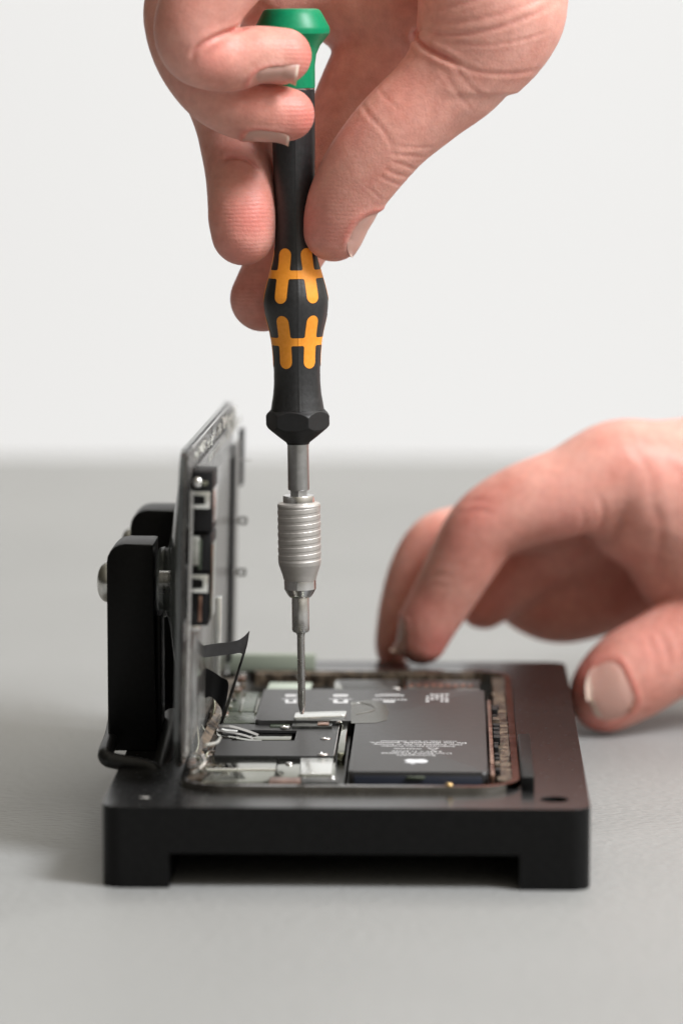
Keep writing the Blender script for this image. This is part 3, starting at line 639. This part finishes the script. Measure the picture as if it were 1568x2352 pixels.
# ------------------------------------------------------------------ hands: smooth-union fields turned into one continuous skin
def smin(a,b,k):
    h=np.maximum(k-np.abs(a-b),0)/k
    return np.minimum(a,b)-h*h*k*.25
class Field:
    def __init__(s,lo,hi,vs):
        s.lo=np.array(lo,float); s.vs=vs; s.n=np.ceil((np.array(hi)-s.lo)/vs).astype(int)+1
        s.ax=[s.lo[i]+vs*np.arange(s.n[i],dtype=np.float32) for i in range(3)]
        s.D=np.full(s.n,8.,np.float32)
    def chain(s,ctrl,kroot,ktip=.5,frac=(.15,.5),rev=False,step=6):
        """ctrl: (px,py,Y,r px) root->tip; merges a tapered tube with radius along a spline"""
        P=[]
        for x,y,Y,r in ctrl:
            p=atY(x,y,Y); P.append(np.append(p,r*mmpp(p)))
        Q=np.array(smooth_path(P,step)); m=6.
        lo=np.min(Q[:,:3]-Q[:,3:],0)-m; hi=np.max(Q[:,:3]+Q[:,3:],0)+m
        i0=np.clip(np.floor((lo-s.lo)/s.vs).astype(int),0,s.n-1); i1=np.clip(np.ceil((hi-s.lo)/s.vs).astype(int)+1,1,s.n)
        sl=tuple(slice(a,b) for a,b in zip(i0,i1))
        X,Y_,Z=np.meshgrid(*[s.ax[i][sl[i]] for i in range(3)],indexing='ij',sparse=True)
        d=np.full([b-a for a,b in zip(i0,i1)],1e3,np.float32); tt=np.zeros_like(d); n=len(Q)-1
        for k in range(n):
            a=Q[k,:3]; ab=Q[k+1,:3]-a; L2=float(ab@ab)+1e-9
            t=np.clip(((X-a[0])*ab[0]+(Y_-a[1])*ab[1]+(Z-a[2])*ab[2])/L2,0,1).astype(np.float32)
            q=np.sqrt((X-a[0]-t*ab[0])**2+(Y_-a[1]-t*ab[1])**2+(Z-a[2]-t*ab[2])**2)-(Q[k,3]+t*(Q[k+1,3]-Q[k,3]))
            w=q<d; tt=np.where(w,(k+t)/n,tt); d=np.minimum(d,q)
        w=np.clip((tt-frac[0])/(frac[1]-frac[0]),0,1); w=w*w*(3-2*w)
        kk=kroot+(ktip-kroot)*w
        s.D[sl]=smin(s.D[sl],d.astype(np.float32),kk.astype(np.float32))
    def mesh(s):
        D=s.D; sg=D<0; vs=s.vs
        n=s.n
        c=sum(sg[i:n[0]-1+i,j:n[1]-1+j,k:n[2]-1+k].astype(np.int8) for i in (0,1) for j in (0,1) for k in (0,1))
        act=(c>0)&(c<8); ids=np.full(act.shape,-1,np.int64); I=np.argwhere(act); ids[act]=np.arange(len(I))
        acc=np.zeros((len(I),3)); cnt=np.zeros(len(I))
        offs=[(i,j,k) for i in (0,1) for j in (0,1) for k in (0,1)]
        val={o:D[I[:,0]+o[0],I[:,1]+o[1],I[:,2]+o[2]] for o in offs}
        for o in offs:
            for a in range(3):
                if o[a]: continue
                o2=list(o); o2[a]=1; o2=tuple(o2); va,vb=val[o],val[o2]; w=(va<0)!=(vb<0)
                t=np.where(w,va/np.where(w,va-vb,1),0)
                e=np.zeros((len(I),3)); e[:]=o; e[:,a]+=t
                acc+=np.where(w[:,None],e,0); cnt+=w
        V=s.lo+vs*(I+acc/cnt[:,None])
        faces=[]
        for a in range(3):
            b_,c_=(a+1)%3,(a+2)%3
            s0=[slice(None)]*3; s1=[slice(None)]*3; s0[a]=slice(0,-1); s1[a]=slice(1,None)
            A=sg[tuple(s0)]; B=sg[tuple(s1)]; E=np.argwhere(A!=B)
            ok=(E[:,b_]>0)&(E[:,c_]>0)&(E[:,b_]<n[b_]-1)&(E[:,c_]<n[c_]-1); E=E[ok]
            fl=A[E[:,0],E[:,1],E[:,2]]
            def idx(db,dc):
                q=E.copy(); q[:,b_]-=db; q[:,c_]-=dc; return ids[q[:,0],q[:,1],q[:,2]]
            Q=np.stack([idx(1,1),idx(0,1),idx(0,0),idx(1,0)],1); Q[~fl]=Q[~fl][:,::-1]; faces.append(Q)
        return V,np.concatenate(faces)
def normals(V,Fq):
    n=np.cross(V[Fq[:,2]]-V[Fq[:,0]],V[Fq[:,3]]-V[Fq[:,1]]); out=np.zeros_like(V)
    for k in range(4):
        for a in range(3): out[:,a]+=np.bincount(Fq[:,k],n[:,a],len(V))
    return out/np.maximum(np.linalg.norm(out,axis=1,keepdims=True),1e-9)
def relax(V,Fq,it,lam=.5):
    nb=np.concatenate([Fq[:,[0,1]],Fq[:,[1,2]],Fq[:,[2,3]],Fq[:,[3,0]]])
    deg=np.bincount(nb[:,0],minlength=len(V))+np.bincount(nb[:,1],minlength=len(V))
    for i in range(it):
        out=np.zeros_like(V)
        for a in range(3): out[:,a]=np.bincount(nb[:,0],V[nb[:,1],a],len(V))+np.bincount(nb[:,1],V[nb[:,0],a],len(V))
        V=V+lam*(out/np.maximum(deg,1)[:,None]-V)
    return V
def poly_dist(P,pts):
    d=np.full(len(P),1e9); t_=np.zeros(len(P)); n=len(pts)-1
    for k,(a,b) in enumerate(zip(pts,pts[1:])):
        a=np.array(a,float); ab=np.array(b,float)-a; t=np.clip(((P-a)@ab)/(ab@ab+1e-9),0,1)
        q=np.linalg.norm(P-a-t[:,None]*ab,axis=1); w=q<d; d=np.where(w,q,d); t_=np.where(w,(k+t)/n,t_)
    return d,t_
def sculpt(V,Nn,strokes,red):
    """skin creases: each a curved furrow on the side of the hand that faces front, cut along the surface normal"""
    P=proj(V); front=(Nn@(CAM/np.linalg.norm(CAM)*0+ (CAM-V.mean(0))/np.linalg.norm(CAM-V.mean(0))))
    for pts,w,dep,Y0,Y1 in strokes:
        dep=dep*(.75 if dep>.85 else .34); w=w*.8
        sp=[tuple(p) for p in smooth_path([(x,y,0) for x,y in pts],5)]; sp=[(x,y) for x,y,_ in sp]
        near=(P[:,0]>min(p[0] for p in sp)-6*w)&(P[:,0]<max(p[0] for p in sp)+6*w)&(P[:,1]>min(p[1] for p in sp)-6*w)&(P[:,1]<max(p[1] for p in sp)+6*w)&(V[:,1]>Y0)&(V[:,1]<Y1)&(front>.02)
        I=np.where(near)[0]
        if not len(I): continue
        d,t=poly_dist(P[I,:2],sp); fade=np.clip(np.minimum(t,1-t)/.18,0,1)
        g=np.exp(-(d/w)**2); bl=np.exp(-((d-2.2*w)/(1.3*w))**2)*.35
        V[I]+=Nn[I]*((-g+bl)*dep*fade)[:,None]
        if dep>0: red[I]=np.maximum(red[I],np.minimum(.5,dep*.8)*g*fade)
    return V
class Nail:
    def __init__(s,c,a,nrm,Ln,W,R,lift=0.,out=2.5):
        s.lift=lift; s.out=out; s.tip=1.6 if W>14 else .5
        s.a=np.array(a,float); s.a/=np.linalg.norm(s.a); n=np.array(nrm,float); n-=s.a*(n@s.a); s.n=n/np.linalg.norm(n); s.w=np.cross(s.a,s.n)
        s.L=Ln;s.W=W;s.R=R; s.c=np.array(c,float)
    def local(s,V):
        d=V-s.c; u=d@s.a; ww=d@s.w; h=d@s.n+s.R; ang=np.arctan2(ww,h); rr=np.hypot(ww,h)
        return u,ang*s.R,rr-s.R
    def seat(s,V,Nn):
        """find the skin under the nail so that the plate lies on it"""
        u,w,h=s.local(V); k=(np.abs(u)<s.L*.35)&(np.abs(w)<s.W*.25)&(np.abs(h)<s.R*.7)&((Nn@s.n)>.3)
        if k.any(): s.c+=s.n*(np.median(h[k])+s.lift)
    def outline(s,ue):
        if abs(ue)>=1: return 0.
        return (1-abs(ue)**2.3)**(1/2.2) if ue<=0 else (1-abs(ue)**(2.7 if s.W>9 else 1.9))**(1/2.1)
    def fit(s,bvh):
        """lay a (length,width) grid of points on the skin under the nail; the free edge keeps its own gentle arc where the pulp rounds away"""
        nu,nw=26,20; s.nu,s.nw=nu,nw; s.G=[]
        us=[-1+2*i/nu for i in range(nu+1)]; us=[math.copysign(abs(u)**.8,u) for u in us]; s.us=us
        Hh=np.full((nu+1,nw+1),np.nan)
        for i,ue in enumerate(us):
            wm=s.outline(ue)
            for j in range(nw+1):
                w=(-1+2*j/nw)*max(wm,.02)*s.W*.5; a_=w/s.R; rad=s.w*math.sin(a_)+s.n*math.cos(a_)
                o=s.c+s.a*(ue*s.L*.5)+rad*(s.R+s.out)-s.n*s.R
                hit=bvh.ray_cast(Vector(o),Vector(-rad),s.out+2.5)
                if hit[0] is not None: Hh[i,j]=s.out-hit[3]
        if s.W<9:
            U,W_=np.meshgrid(np.array(us),np.linspace(-1,1,nw+1),indexing='ij')   # smooth quadric through the skin hits
            ok=~np.isnan(Hh)&(U<.6); md=np.median(Hh[ok]); ok&=np.abs(Hh-md)<.9
            B_=lambda u,w: np.stack([np.ones_like(u),u,w,u*u,w*w,u*w],-1)
            for _ in range(3):
                co_=np.linalg.lstsq(np.concatenate([B_(U[ok],W_[ok]),.6*np.eye(6)[1:]]),np.concatenate([Hh[ok],np.zeros(5)]),rcond=None)[0]
                res=np.abs(np.where(np.isnan(Hh),9,Hh)-B_(U,W_)@co_); ok=ok&(res<.35) if (ok&(res<.35)).sum()>40 else ok
            Uc=np.minimum(U,.35); base_=B_(Uc,W_)@co_; sl=np.clip(co_[1]+2*co_[3]*.35,-.5,.2); Hh=base_+sl*(U-Uc)-.25*(U-Uc)**2
        else:
            for j in range(nw+1):                 # broad thumb nails: follow the skin, extrapolate the free edge
                k=[i for i,u in enumerate(us) if u<=.35]; k0=max(k)
                if np.isnan(Hh[k0,j]): Hh[k0,j]=np.nanmedian(Hh)
                k1=max(0,k0-5); sl=(Hh[k0,j]-Hh[k1,j])/((us[k0]-us[k1])*s.L*.5) if not np.isnan(Hh[k1,j]) else 0
                sl=max(-.22,min(.12,sl))
                for i in range(k0+1,nu+1):
                    d=(us[i]-us[k0])*s.L*.5; low=Hh[k0,j]+sl*d-.028*d*d
                    Hh[i,j]=low if np.isnan(Hh[i,j]) else max(Hh[i,j],low)
            Hh=np.where(np.isnan(Hh),np.nanmedian(Hh),Hh)
            for _ in range(3):
                Q=Hh.copy(); Q[1:-1]=.25*Hh[:-2]+.5*Hh[1:-1]+.25*Hh[2:]; Q[:,1:-1]=.25*Q[:,:-2]+.5*Q[:,1:-1]+.25*Q[:,2:]; Hh=Q
        s.H=Hh
    def press(s,V,Nn,red):
        u,w,h=s.local(V); d=V-s.c; rad=d-s.a*(d@s.a)[:,None]+s.n*s.R; rad/=np.linalg.norm(rad,axis=1,keepdims=True)+1e-9
        near=np.clip((4-np.abs(h))/1.5,0,1)*np.clip(((Nn*rad).sum(1)-.05)/.25,0,1)
        q=(np.abs(u)/(s.L*.5))**2.5+(np.abs(w)/(s.W*.5))**2.5; q=q**(1/2.5)
        ins=np.clip((1.0-q)/.16,0,1); ins=ins*ins*(3-2*ins)
        side=np.where(u>s.L*.22,np.clip(1-(u-s.L*.22)/(s.L*.2),0,1),1)
        dh=near*(-.32*ins+.30*side*np.exp(-((q-1.13)/.11)**2))
        red[:]=np.maximum(red,near*.6*np.exp(-((q-1.12)/.13)**2)*side)
        return V+Nn*dh[:,None]
    def build(s,parent,label=None):
        b=NB(); nu,nw=s.nu,s.nw
        def grid(top):
            g=[]
            for i,ue in enumerate(s.us):
                wm=max(s.outline(ue),.02); row=[]
                for j in range(nw+1):
                    t=-1+2*j/nw; w=t*wm*s.W*.5; a_=w/s.R; rad=s.w*math.sin(a_)+s.n*math.cos(a_)
                    edge=max(abs(t)**6,max(0,-ue-.55)/.45)      # tucked under the folds at base and sides
                    off=.10-.34*edge if ue<.45 else .10-.16*abs(t)**6
                    if not top: off-=.32
                    row.append(b.verts.new(s.c+s.a*(ue*s.L*.5)+rad*(s.R+s.H[i,j]+off)-s.n*s.R))
                g.append(row)
            return g
        A=grid(True); B=grid(False)
        for g,fl in ((A,0),(B,1)):
            for i in range(nu):
                for j in range(nw):
                    f=(g[i][j],g[i+1][j],g[i+1][j+1],g[i][j+1]); b.faces.new(f[::-1] if fl else f)
        for j in range(nw):
            b.faces.new((A[0][j],A[0][j+1],B[0][j+1],B[0][j])); b.faces.new((A[nu][j],B[nu][j],B[nu][j+1],A[nu][j+1]))
        for i in range(nu):
            b.faces.new((A[i][0],B[i][0],B[i+1][0],A[i+1][0])); b.faces.new((A[i][nw],A[i+1][nw],B[i+1][nw],B[i][nw]))
        bmesh.ops.remove_doubles(b,verts=b.verts,dist=.004)
        o=obj('fingernail',b,M['nail'],parent,55,label=label); o.data.materials.append(M['nailtip'])
        p=parent; off=np.zeros(3)
        while p is not None: off+=np.array(p.location); p=p.parent
        for f in o.data.polygons:
            c=(np.array(f.center)+off)/S; d=c-s.c; u=d@s.a; w=d@s.w
            lim=s.L*.5*(1-.0)-s.tip-.12*s.L*.5*(w/(s.W*.5))**2
            if u>lim: f.material_index=1
        return o
def make_hand(name,lo,hi,vs,chains,nails,strokes,flush,pads,matl,label,origin,blobs=()):
    fl=Field(lo,hi,vs)
    for c in chains: fl.chain(*c[:1],**c[1])
    V,Fq=fl.mesh(); V=relax(V,Fq,3,.5); Nn=normals(V,Fq); red=np.zeros(len(V)); pad=np.zeros(len(V))
    for px,py,Y,r,amt in flush:
        c=atY(px,py,Y); rr=r*mmpp(c); d=np.linalg.norm(V-c,axis=1); red=np.maximum(red,amt*np.exp(-(d/rr)**2))
    for px,py,Y,r,amt in pads:
        c=atY(px,py,Y); rr=r*mmpp(c); d=np.linalg.norm(V-c,axis=1); pad=np.maximum(pad,amt*np.clip(1.4-d/rr,0,1))
    V=sculpt(V,Nn,strokes,red)
    from mathutils.bvhtree import BVHTree
    for nl in nails: nl.seat(V,Nn)
    bvh=BVHTree.FromPolygons([tuple(v) for v in V],[tuple(f) for f in Fq.tolist()])
    for nl in nails: nl.fit(bvh)
    for nl in nails: V=nl.press(V,Nn,red)
    me=bpy.data.meshes.new(name); org=np.array(origin,float)
    me.vertices.add(len(V)); me.vertices.foreach_set('co',((V-org)*S).astype(np.float32).ravel())
    me.loops.add(Fq.size); me.loops.foreach_set('vertex_index',Fq.astype(np.int32).ravel())
    me.polygons.add(len(Fq)); me.polygons.foreach_set('loop_start',np.arange(0,Fq.size,4,dtype=np.int32))
    me.polygons.foreach_set('use_smooth',np.ones(len(Fq),bool))
    a=me.attributes.new('flush','FLOAT','POINT'); a.data.foreach_set('value',red.astype(np.float32))
    a=me.attributes.new('pad','FLOAT','POINT'); a.data.foreach_set('value',pad.astype(np.float32))
    me.update(calc_edges=True); me.validate(); me.materials.append(matl)
    o=bpy.data.objects.new(name,me); COL.objects.link(o); o.location=org*S; tag(o,label,'hand')
    for nl in nails: nl.build(o)
    return o
# --- upper hand: holds the screwdriver
R_=dict
up_chains=[
 ([(1400,-470,95,235),(1230,-230,88,178),(1135,-60,78,155),(1122,5,72,142)],R_(kroot=12,ktip=12)),           # wrist to heel of thumb
 ([(1260,-260,100,180),(1050,-170,106,170),(870,-22,112,140),(735,-66,110,132),(596,-60,102,134)],R_(kroot=14,ktip=10)),         # palm
 ([(1150,-120,98,140),(990,-50,102,130),(880,-10,107,128)],R_(kroot=14,ktip=10)),
 ([(1160,20,72,98),(1152,62,72,86)],R_(kroot=10,ktip=10)),
 # index: passes behind the handle
 ([(1010,-110,110,125),(925,40,110,114),(840,205,105,106),(768,360,100,96),(700,510,97,87),(640,617,94,80),(604,686,92,76)],R_(kroot=9,ktip=.4,frac=(.1,.35))),
 # middle
 ([(560,-190,92,120),(470,-60,92,98),(462,70,90,90),(492,180,90,84),(528,270,88,84),(548,340,86,87),(553,405,81,81),(555,470,76.5,78),(556,500,75.5,78),(559,536,75,74)],R_(kroot=8,ktip=.3,frac=(.1,.3))),
 # ring
 ([(600,-210,78,115),(480,-110,74,95),(418,0,71,84),(414,70,69,80),(440,145,67,77),(492,212,66,75),(560,246,65.5,76),(618,258,65,69),(662,263,65.5,61)],R_(kroot=8,ktip=.25,frac=(.1,.3))),
 # little finger
 ([(700,-230,62,115),(590,-140,57,104),(500,-40,54,97),(445,45,53,90),(452,112,54,82),(520,138,56,73),(590,127,58,68),(652,128,60,64)],R_(kroot=8,ktip=.25,frac=(.1,.3))),
 # thumb
 ([(1125,35,74,128),(1070,150,72,116),(985,228,71,106),(905,300,70,99),(845,372,70.5,94),(800,440,71.5,86),(777,490,72.5,78),(766,531,73.5,70)],R_(kroot=9,ktip=.4,frac=(.2,.5))),
]
up_nails=[
 Nail(atY(630,172,55),(1,.05,-.18),(.04,-.06,-1),10.0,6.8,4.6,out=.7),
 Nail(atY(614,308,62.5),(1,.05,-.18),(.04,-.10,-1),10.0,7.2,4.8,out=1.2),
 Nail(atY(819,529,73),(-.36,.03,-.93),(.93,-.3,-.33),12,11.6,6.8,out=5),
]
up_strokes=[
 ([(436,140),(452,112),(490,88),(540,68),(580,58)],7,1.0,30,64),                                              # little finger fold
 ([(508,366),(535,357),(570,364),(602,392)],7,.9,60,84),                                                     # middle finger fold
 ([(960,64),(952,84),(968,102),(1010,126),(1060,150)],8,1.3,30,100),
 ([(1000,112),(1080,160),(1170,170),(1250,158)],6,.55,30,90),
 ([(960,64),(1020,80),(1120,70),(1210,40),(1290,0)],6,.8,30,90),
 ([(975,50),(1080,48),(1190,18),(1270,-20)],6,.6,30,90),
 ([(960,30),(1060,10),(1150,-20)],6,.5,30,90),
 ([(1000,92),(1100,104),(1200,92),(1275,66)],5,.45,30,90),
 ([(1030,130),(1080,200),(1130,230)],6,.35,30,90),
 ([(1010,150),(1050,215),(1090,262)],6,.3,30,90),
 ([(828,232),(845,262),(880,300),(905,345)],6,.45,30,90),
 ([(865,200),(885,225),(930,262)],5,.25,30,90),
 ([(900,372),(925,378),(960,392)],4,.55,30,95),
 ([(882,385),(905,398),(945,408)],4,.5,30,95),
 ([(870,402),(890,414),(925,428)],4,.45,30,95),
 ([(885,352),(920,356),(985,362)],4,.45,30,95),
 ([(905,335),(945,338),(1010,338)],4,.3,30,95),
 ([(845,430),(862,446),(880,462)],4,.35,30,95),
 ([(600,12),(640,30),(690,40)],6,.4,60,130),
 ([(420,120),(440,100),(465,85)],5,.3,30,64),
]
for i in range(16):                                                                                             # fine cross creases on the thumb and its root
    t=i/15; cx,cy=845+250*t+random.uniform(-8,8),350-210*t+random.uniform(-8,8); l=random.uniform(18,46)
    up_strokes.append(([(cx-.6*l,cy-.5*l),(cx+random.uniform(-4,4),cy+random.uniform(-4,4)),(cx+.6*l,cy+.5*l)],2.6,random.uniform(.1,.22),30,90))
up_flush=[(690,120,60,60,.8),(690,262,64,60,.8),(580,500,68,70,.7),(555,570,72,60,.6),(600,690,90,70,.6),(740,520,70,70,.55),(470,110,50,60,.6),(430,40,50,60,.35),(830,300,66,50,.3),(960,80,74,50,.5),(545,365,78,40,.5),(820,480,70,50,.4)]
up_pads=[(690,120,60,75,1),(690,262,64,75,1),(560,500,72,95,1),(740,500,70,100,.8),(590,690,88,80,.8)]
hand1=make_hand('hand',(-50,38,68),(108,136,262),.6,up_chains,up_nails,up_strokes,up_flush,up_pads,M['skin'],'hand pinching the screwdriver handle with curled fingers and thumb, hanging from the top',(0,80,170))
# --- lower hand: steadies the stand
lo_chains=[
 ([(2150,1060,215,270),(1850,1130,200,200),(1640,1150,190,165)],R_(kroot=12,ktip=12)),
 ([(1640,1160,188,160),(1500,1150,184,135),(1440,1180,182,110)],R_(kroot=12,ktip=10)),
 ([(1760,1250,188,190),(1640,1300,182,130),(1560,1330,182,90)],R_(kroot=12,ktip=10)),
 ([(1650,1230,212,165),(1500,1290,212,135),(1380,1340,212,118),(1290,1380,211,98),(1225,1385,210,74),(1180,1365,210,62)],R_(kroot=10,ktip=5)),  # curled little and ring fingers
 ([(1560,1200,204,130),(1400,1210,204,100),(1280,1260,203,84),(1170,1340,202,66),(1120,1395,201,48),(1098,1405,201,38)],R_(kroot=8,ktip=2,frac=(.2,.5))),
 ([(1560,1130,196,120),(1400,1110,194,104),(1230,1180,192,82),(1085,1222,189,70),(1002,1240,187,62),(955,1300,186,58),(922,1390,185,51),(903,1470,184,42),(900,1500,184,36)],R_(kroot=8,ktip=.4,frac=(.15,.4))), # middle
 ([(1620,1150,184,150),(1500,1108,178,128),(1415,1079,174,113),(1310,1126,171,104),(1200,1160,169,95),(1115,1210,168,87),(1062,1290,168.5,80),(1017,1370,169.5,72),(985,1425,170,67),(968,1468,170.5,59)],R_(kroot=9,ktip=.4,frac=(.2,.45))), # index
 ([(1900,1220,190,190),(1720,1350,182,150),(1620,1440,177,118),(1535,1497,174,107),(1455,1545,172.5,107),(1410,1578,171.5,96),(1390,1598,171,85)],R_(kroot=9,ktip=.4,frac=(.2,.45))), # thumb
]
lo_nails=[
 Nail(atY(914,1458,168),(-.36,0,-.93),(-.97,.04,.30),9.0,8.0,5.8,out=.9),
 Nail(atY(1402,1598,162),(-.90,.22,-.28),(-.30,-.92,.22),11.5,15.8,10.2,out=5),
]
lo_strokes=[
 ([(1065,1160),(1090,1150),(1130,1152)],7,.5,120,200),([(1055,1185),(1090,1172),(1140,1180)],7,.45,120,200),
 ([(985,1330),(1010,1322),(1045,1330)],6,.3,120,200),([(975,1352),(1005,1345),(1035,1352)],6,.25,120,200),
 ([(1440,1010),(1480,1070),(1500,1140),(1480,1220)],14,.5,120,200),
 ([(1370,1130),(1385,1180),(1370,1230)],8,.6,120,200),([(1330,1160),(1340,1200),(1325,1240)],8,.45,120,200),
 ([(1500,1150),(1515,1230),(1500,1330)],14,.6,120,220),
 ([(1480,1450),(1500,1500),(1505,1560)],6,.35,120,200),([(1505,1440),(1530,1490),(1535,1540)],6,.4,120,200),([(1530,1425),(1555,1470),(1562,1520)],6,.35,120,200),
]
lo_flush=[(1000,1480,166,60,.7),(960,1400,164,60,.4),(1090,1170,160,60,.5),(1340,1560,164,75,.75),(1370,1660,166,50,.6),(1040,1240,160,60,.3),(1480,1080,172,80,.45),(1300,1200,162,70,.4),(1500,1480,164,70,.35),(1150,1400,190,60,.6)]
hand2=make_hand('hand',(-8,140,-1),(190,240,150),.75,lo_chains,lo_nails,lo_strokes,lo_flush,[],M['skin2'],'hand resting on the far right corner of the stand, thumb against its side',(70,185,40))

# ------------------------------------------------------------------ light
w=bpy.data.worlds.new('World'); sc.world=w; w.use_nodes=True; nt=w.node_tree
bg=nt.nodes['Background']; tc=nt.nodes.new('ShaderNodeTexCoord'); sp=nt.nodes.new('ShaderNodeSeparateXYZ'); nt.links.new(tc.outputs['Generated'],sp.inputs[0])
def wramp(sock,stops):
    r=nt.nodes.new('ShaderNodeValToRGB'); q=nt.nodes.new('ShaderNodeMapRange'); q.inputs['From Min'].default_value=-1; nt.links.new(sp.outputs[sock],q.inputs['Value']); nt.links.new(q.outputs['Result'],r.inputs['Fac'])
    el=r.color_ramp.elements
    while len(el)<len(stops): el.new(.5)
    for e_,(p_,c_) in zip(el,stops): e_.position=p_; e_.color=tuple(c_)+(1,)
    return r.outputs['Color']
mxw=nt.nodes.new('ShaderNodeMix'); mxw.data_type='RGBA'; mxw.blend_type='MULTIPLY'; mxw.inputs['Factor'].default_value=1
nt.links.new(wramp('Z',[(.35,(.12,.11,.09)),(.5,(.22,.205,.17)),(.7,(.62,.58,.49)),(.95,(1.02,.96,.83))]),mxw.inputs['A']); nt.links.new(wramp('X',[(.12,(.14,.135,.12)),(.36,(.3,.295,.28)),(.55,(.95,.95,.94)),(.85,(1.8,1.8,1.86))]),mxw.inputs['B'])
nt.links.new(mxw.outputs['Result'],bg.inputs['Color']); bg.inputs['Strength'].default_value=1.0
def area(name,loc,target,sx,sy,energy,col=(1,1,1)):
    l=bpy.data.lights.new(name,'AREA'); l.shape='RECTANGLE'; l.size=sx*S; l.size_y=sy*S; l.energy=energy; l.color=col
    o=bpy.data.objects.new(name,l); COL.objects.link(o); o.location=[c*S for c in loc]
    o.rotation_euler=(Vector(target)-Vector(loc)).to_track_quat('-Z','Y').to_euler(); return o
area('window_lamp',(930,-440,1150),(0,60,60),430,520,29,(.93,.96,1))
area('rear_fill',(250,1000,1300),(100,560,0),1200,500,7,(1,.99,.94))  # added fill to lift the far table and hand tops, no known lamp
area('wall_fill',(0,1250,1150),(0,2300,-100),2400,700,10.6,(.95,.965,1))  # added fill that brightens the wall from above, out of view
area('wall_fill',(0,1350,-850),(0,2300,50),2400,600,8.2,(.95,.965,1))  # another added wall fill, hidden below the table to even the wall

# ------------------------------------------------------------------ camera
cam=bpy.data.cameras.new('camera'); co=bpy.data.objects.new('camera',cam); COL.objects.link(co)
Rw=Matrix(RM.T.tolist()).to_4x4(); co.matrix_world=Matrix.Translation(Vector(CAM)*S)@Rw
cam.sensor_fit='VERTICAL'; cam.sensor_height=36; cam.lens=F*36/2352; cam.clip_start=.05; cam.clip_end=20
cam.dof.use_dof=True; cam.dof.focus_distance=depth(onz(950,1680,19.7))*S; cam.dof.aperture_fstop=9.0
sc.camera=co
sc.view_settings.view_transform='Standard'; sc.view_settings.look='None'; sc.view_settings.exposure=0; sc.view_settings.gamma=1; sc.view_settings.use_curve_mapping=False
sc.render.engine='CYCLES'; sc.cycles.max_bounces=10; sc.cycles.transparent_max_bounces=12; sc.cycles.caustics_reflective=False; sc.cycles.caustics_refractive=False
